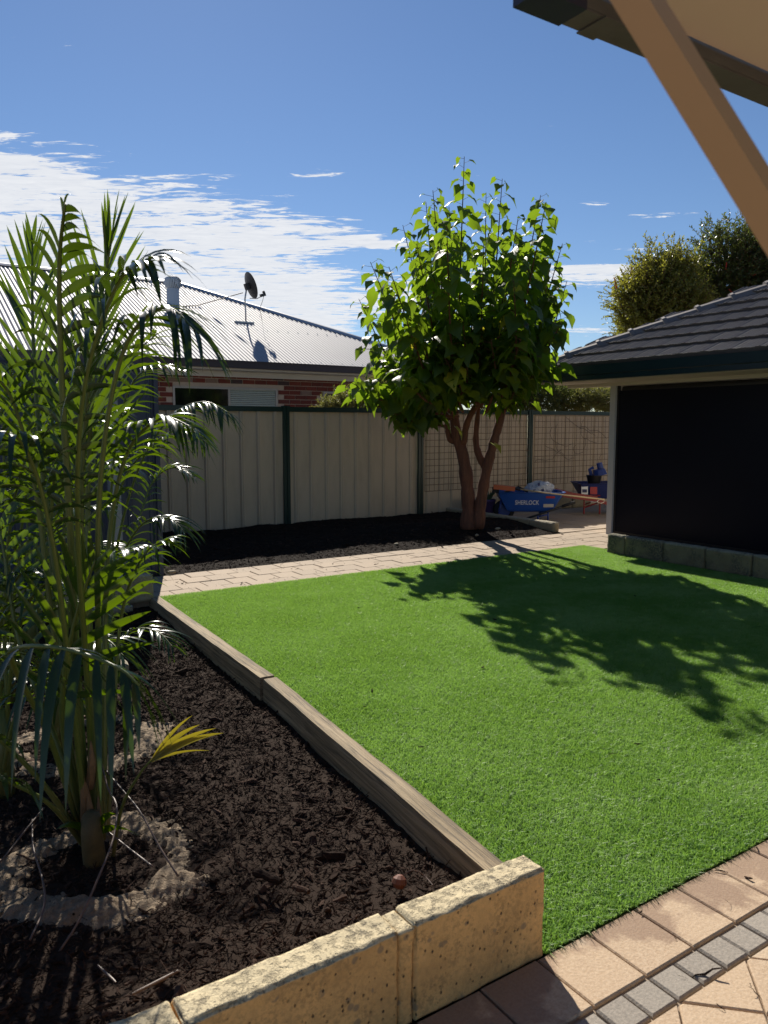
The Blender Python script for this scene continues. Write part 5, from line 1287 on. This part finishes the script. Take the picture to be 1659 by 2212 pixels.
for (x, y, w1, h1) in ((1162, 1050, 5, 8), (1170, 1062, 6, 7), (1152, 1060, 6, 3)):
    a = PD(x, y, BD + .03); mb.add([a, a + rtv * w1 * k_ + Vector((0, 0, .01)), a + rtv * w1 * .7 * k_ + Vector((0, 0, h1 * k_)), a + rtv * (-1.5 * k_) + Vector((0, 0, h1 * .7 * k_))], [(0, 1, 2, 3)])
mb.build('print', M_print, o, off=tuple(pbg))
sp = empty('shovel', PD(1066, 1060, BD - .1)); tag(sp, 'long handled tool with orange head lying across the blue wheelbarrow', 'shovel')
mb = MB(); mb.tube([PD(1118, 1056, BD - .12), PD(1180, 1065, BD - .18), PD(1306, 1079, BD - .3)], .011, 7); mb.build('handle', M_pale, sp, smooth=True)
mb = MB(); mb.obox(PD(1066, 1051, BD - .08), PD(1112, 1056, BD - .12), .15, .07); mb.build('head', M_orange, sp)
mb = MB(); mb.obox(PD(1064, 1058, BD - .02), PD(1078, 1058, BD - .04), .17, .09); mb.build('bristles', M_rubber, sp)
mb = MB(); mb.tube([PD(1104, 1053, BD - .1), PD(1124, 1058, BD - .12)], .022, 8); mb.build('socket', M_black, sp)
mb = MB(); lp = PD(1304, 1080, BD - .3); mb.tube([lp + rtv * (.05 * math.cos(a)) - rtv * .04 + Vector((0, 0, .03 * math.sin(a) - .02)) for a in [i * math.pi / 6 for i in range(13)]], .004, 5); mb.build('cord_loop', M_creamp, sp)
sp2 = MB(); sp2.tube([PD(1090, 1064, BD + .1), PD(1120, 1052, BD + .2), PD(1150, 1068, BD + .1)], .02, 6); o = sp2.build('garden_gloves', M_black, off=tuple(PD(1120, 1060, BD)), loc=PD(1120, 1060, BD)); tag(o, 'dark bundle of gloves lying in the blue wheelbarrow', 'gloves')
# second barrow, red frame
B2 = 13.2; k2 = B2 / FPX
p2 = PD(1290, 1120, B2); wb2 = empty('wheelbarrow', (p2.x, p2.y, 0)); tag(wb2, 'second wheelbarrow with navy tray and red frame behind the post', 'wheelbarrow')
zr2 = PD(1290, 1044, B2).z; zb2 = PD(1290, 1078, B2).z; cc = PD(1300, 1060, B2 + .25)
mb = MB(); tray(mb, (cc.x, cc.y), 115 * k2, .58, zb2, zr2, bang + R(2)); mb.build('tray', M_navytub, wb2)
for dd in (-.02, .5):
    mb = MB(); mb.obox(PD(1200, 1058, B2 + dd - .1), PD(1330, 1092, B2 + dd), .04, .055); mb.build('handle', M_red, wb2)
    mb = MB(); a = PD(1262, 1080, B2 + dd); b_ = PD(1296, 1082, B2 + dd)
    for q in (a, b_): mb.tube([q, Vector((q.x, q.y, .01))], .015, 6)
    mb.tube([Vector((a.x, a.y, .12)), Vector((b_.x, b_.y, .22))], .012, 6); mb.tube([Vector((a.x, a.y, .30)), Vector((b_.x, b_.y, .33))], .012, 6); mb.build('leg', M_red, wb2)
mb = MB(); mb.obox(PD(1205, 1066, B2 - .12), PD(1290, 1078, B2 - .12), .01, .10); mb.build('side_plate', M_red, wb2)
mb = MB(); wc = PD(1345, 1120, B2 + .2); wc.z = .18; mb.lathe([(.05, -.04), (.16, -.04), (.18, 0), (.16, .04), (.05, .04)], wc, 18, axis=fwv); mb.build('wheel', M_rubber, wb2, smooth=True)
def quadp(parent, x0, y0, x1, y1, D, mat, name):
    mb = MB(); a, b_, c2, d2 = PD(x0, y0, D), PD(x1, y0, D), PD(x1, y1, D), PD(x0, y1, D); mb.add([a, b_, c2, d2] + [q + fwv * .004 for q in (a, b_, c2, d2)], [(0, 1, 2, 3), (7, 6, 5, 4), (0, 4, 5, 1), (1, 5, 6, 2), (2, 6, 7, 3), (3, 7, 4, 0)]); return mb.build(name, mat, parent)
quadp(wb2, 1256, 1051, 1270, 1068, B2 - .065, M_whitepr, 'sticker'); quadp(wb2, 1258, 1057, 1268, 1064, B2 - .071, M_print, 'sticker'); quadp(wb2, 1275, 1052, 1290, 1068, B2 - .065, M_redpr, 'sticker'); quadp(wb2, 1276, 1082, 1292, 1085, B2 - .10, M_whitepr, 'sticker')
bk = PD(1283, 1045, B2 + .15)
mb = MB(); mb.lathe([(.10, -.02), (.13, .14), (.137, .15), (.125, .15), (.095, 0), (0, 0)], bk, 18); o = mb.build('bucket', M_black, off=tuple(bk), loc=bk, smooth=True); tag(o, 'dark bucket standing in the navy tray of the second wheelbarrow', 'bucket')
mb = MB(); q = PD(1296, 1026, B2 + .2); mb.tube([q, q + Vector((0, 0, .10)) - rtv * .02], [.13, .10], 9); mb.tube([PD(1300, 1022, B2 + .2), PD(1294, 1000, B2 + .2)], [.055, .05], 10); mb.tube([PD(1278, 1032, B2 + .2), PD(1274, 1014, B2 + .2), PD(1282, 1010, B2 + .2)], .03, 7)
o = mb.build('power_tool', M_blueD, off=tuple(q), loc=q); tag(o, 'dark bulky tool with an upright round nozzle in the second wheelbarrow', 'power tool')
# pot with a spiky succulent
pp = PD(1055, 1107, 12.4); pp.z = .12
pt = empty('potted_plant', pp); tag(pt, 'spiky succulent in a purple pot behind the tree trunk', 'potted plant')
MB().lathe([(0, 0), (.085, 0), (.11, .19), (.12, .19), (.12, .22), (.105, .22), (.10, .17), (0, .17)], pp, 18).build('pot', M_pot, pt, smooth=True)
MB().box((pp.x - .15, pp.y - .15, -.01), (pp.x + .15, pp.y + .15, .118), 0, .01).build('limestone_offcut', M_limegrey, off=(pp.x, pp.y, 0), loc=(pp.x, pp.y, 0)); tag([q for q in bpy.data.objects if q.name.startswith('limestone_offcut')][-1], 'square limestone block under the purple pot', 'block')
for i in range(16):
    a = i * 2.4; mb = MB(); dd = Vector((math.cos(a) * .5, math.sin(a) * .5, .9)).normalized(); b0 = pp + Vector((0, 0, .17)); mb.tube([b0, b0 + dd * .14, b0 + dd * .24 + Vector((math.cos(a), math.sin(a), 0)) * .05], [.014, .010, .002], 5); mb.build('leaf', M_aloe, pt)
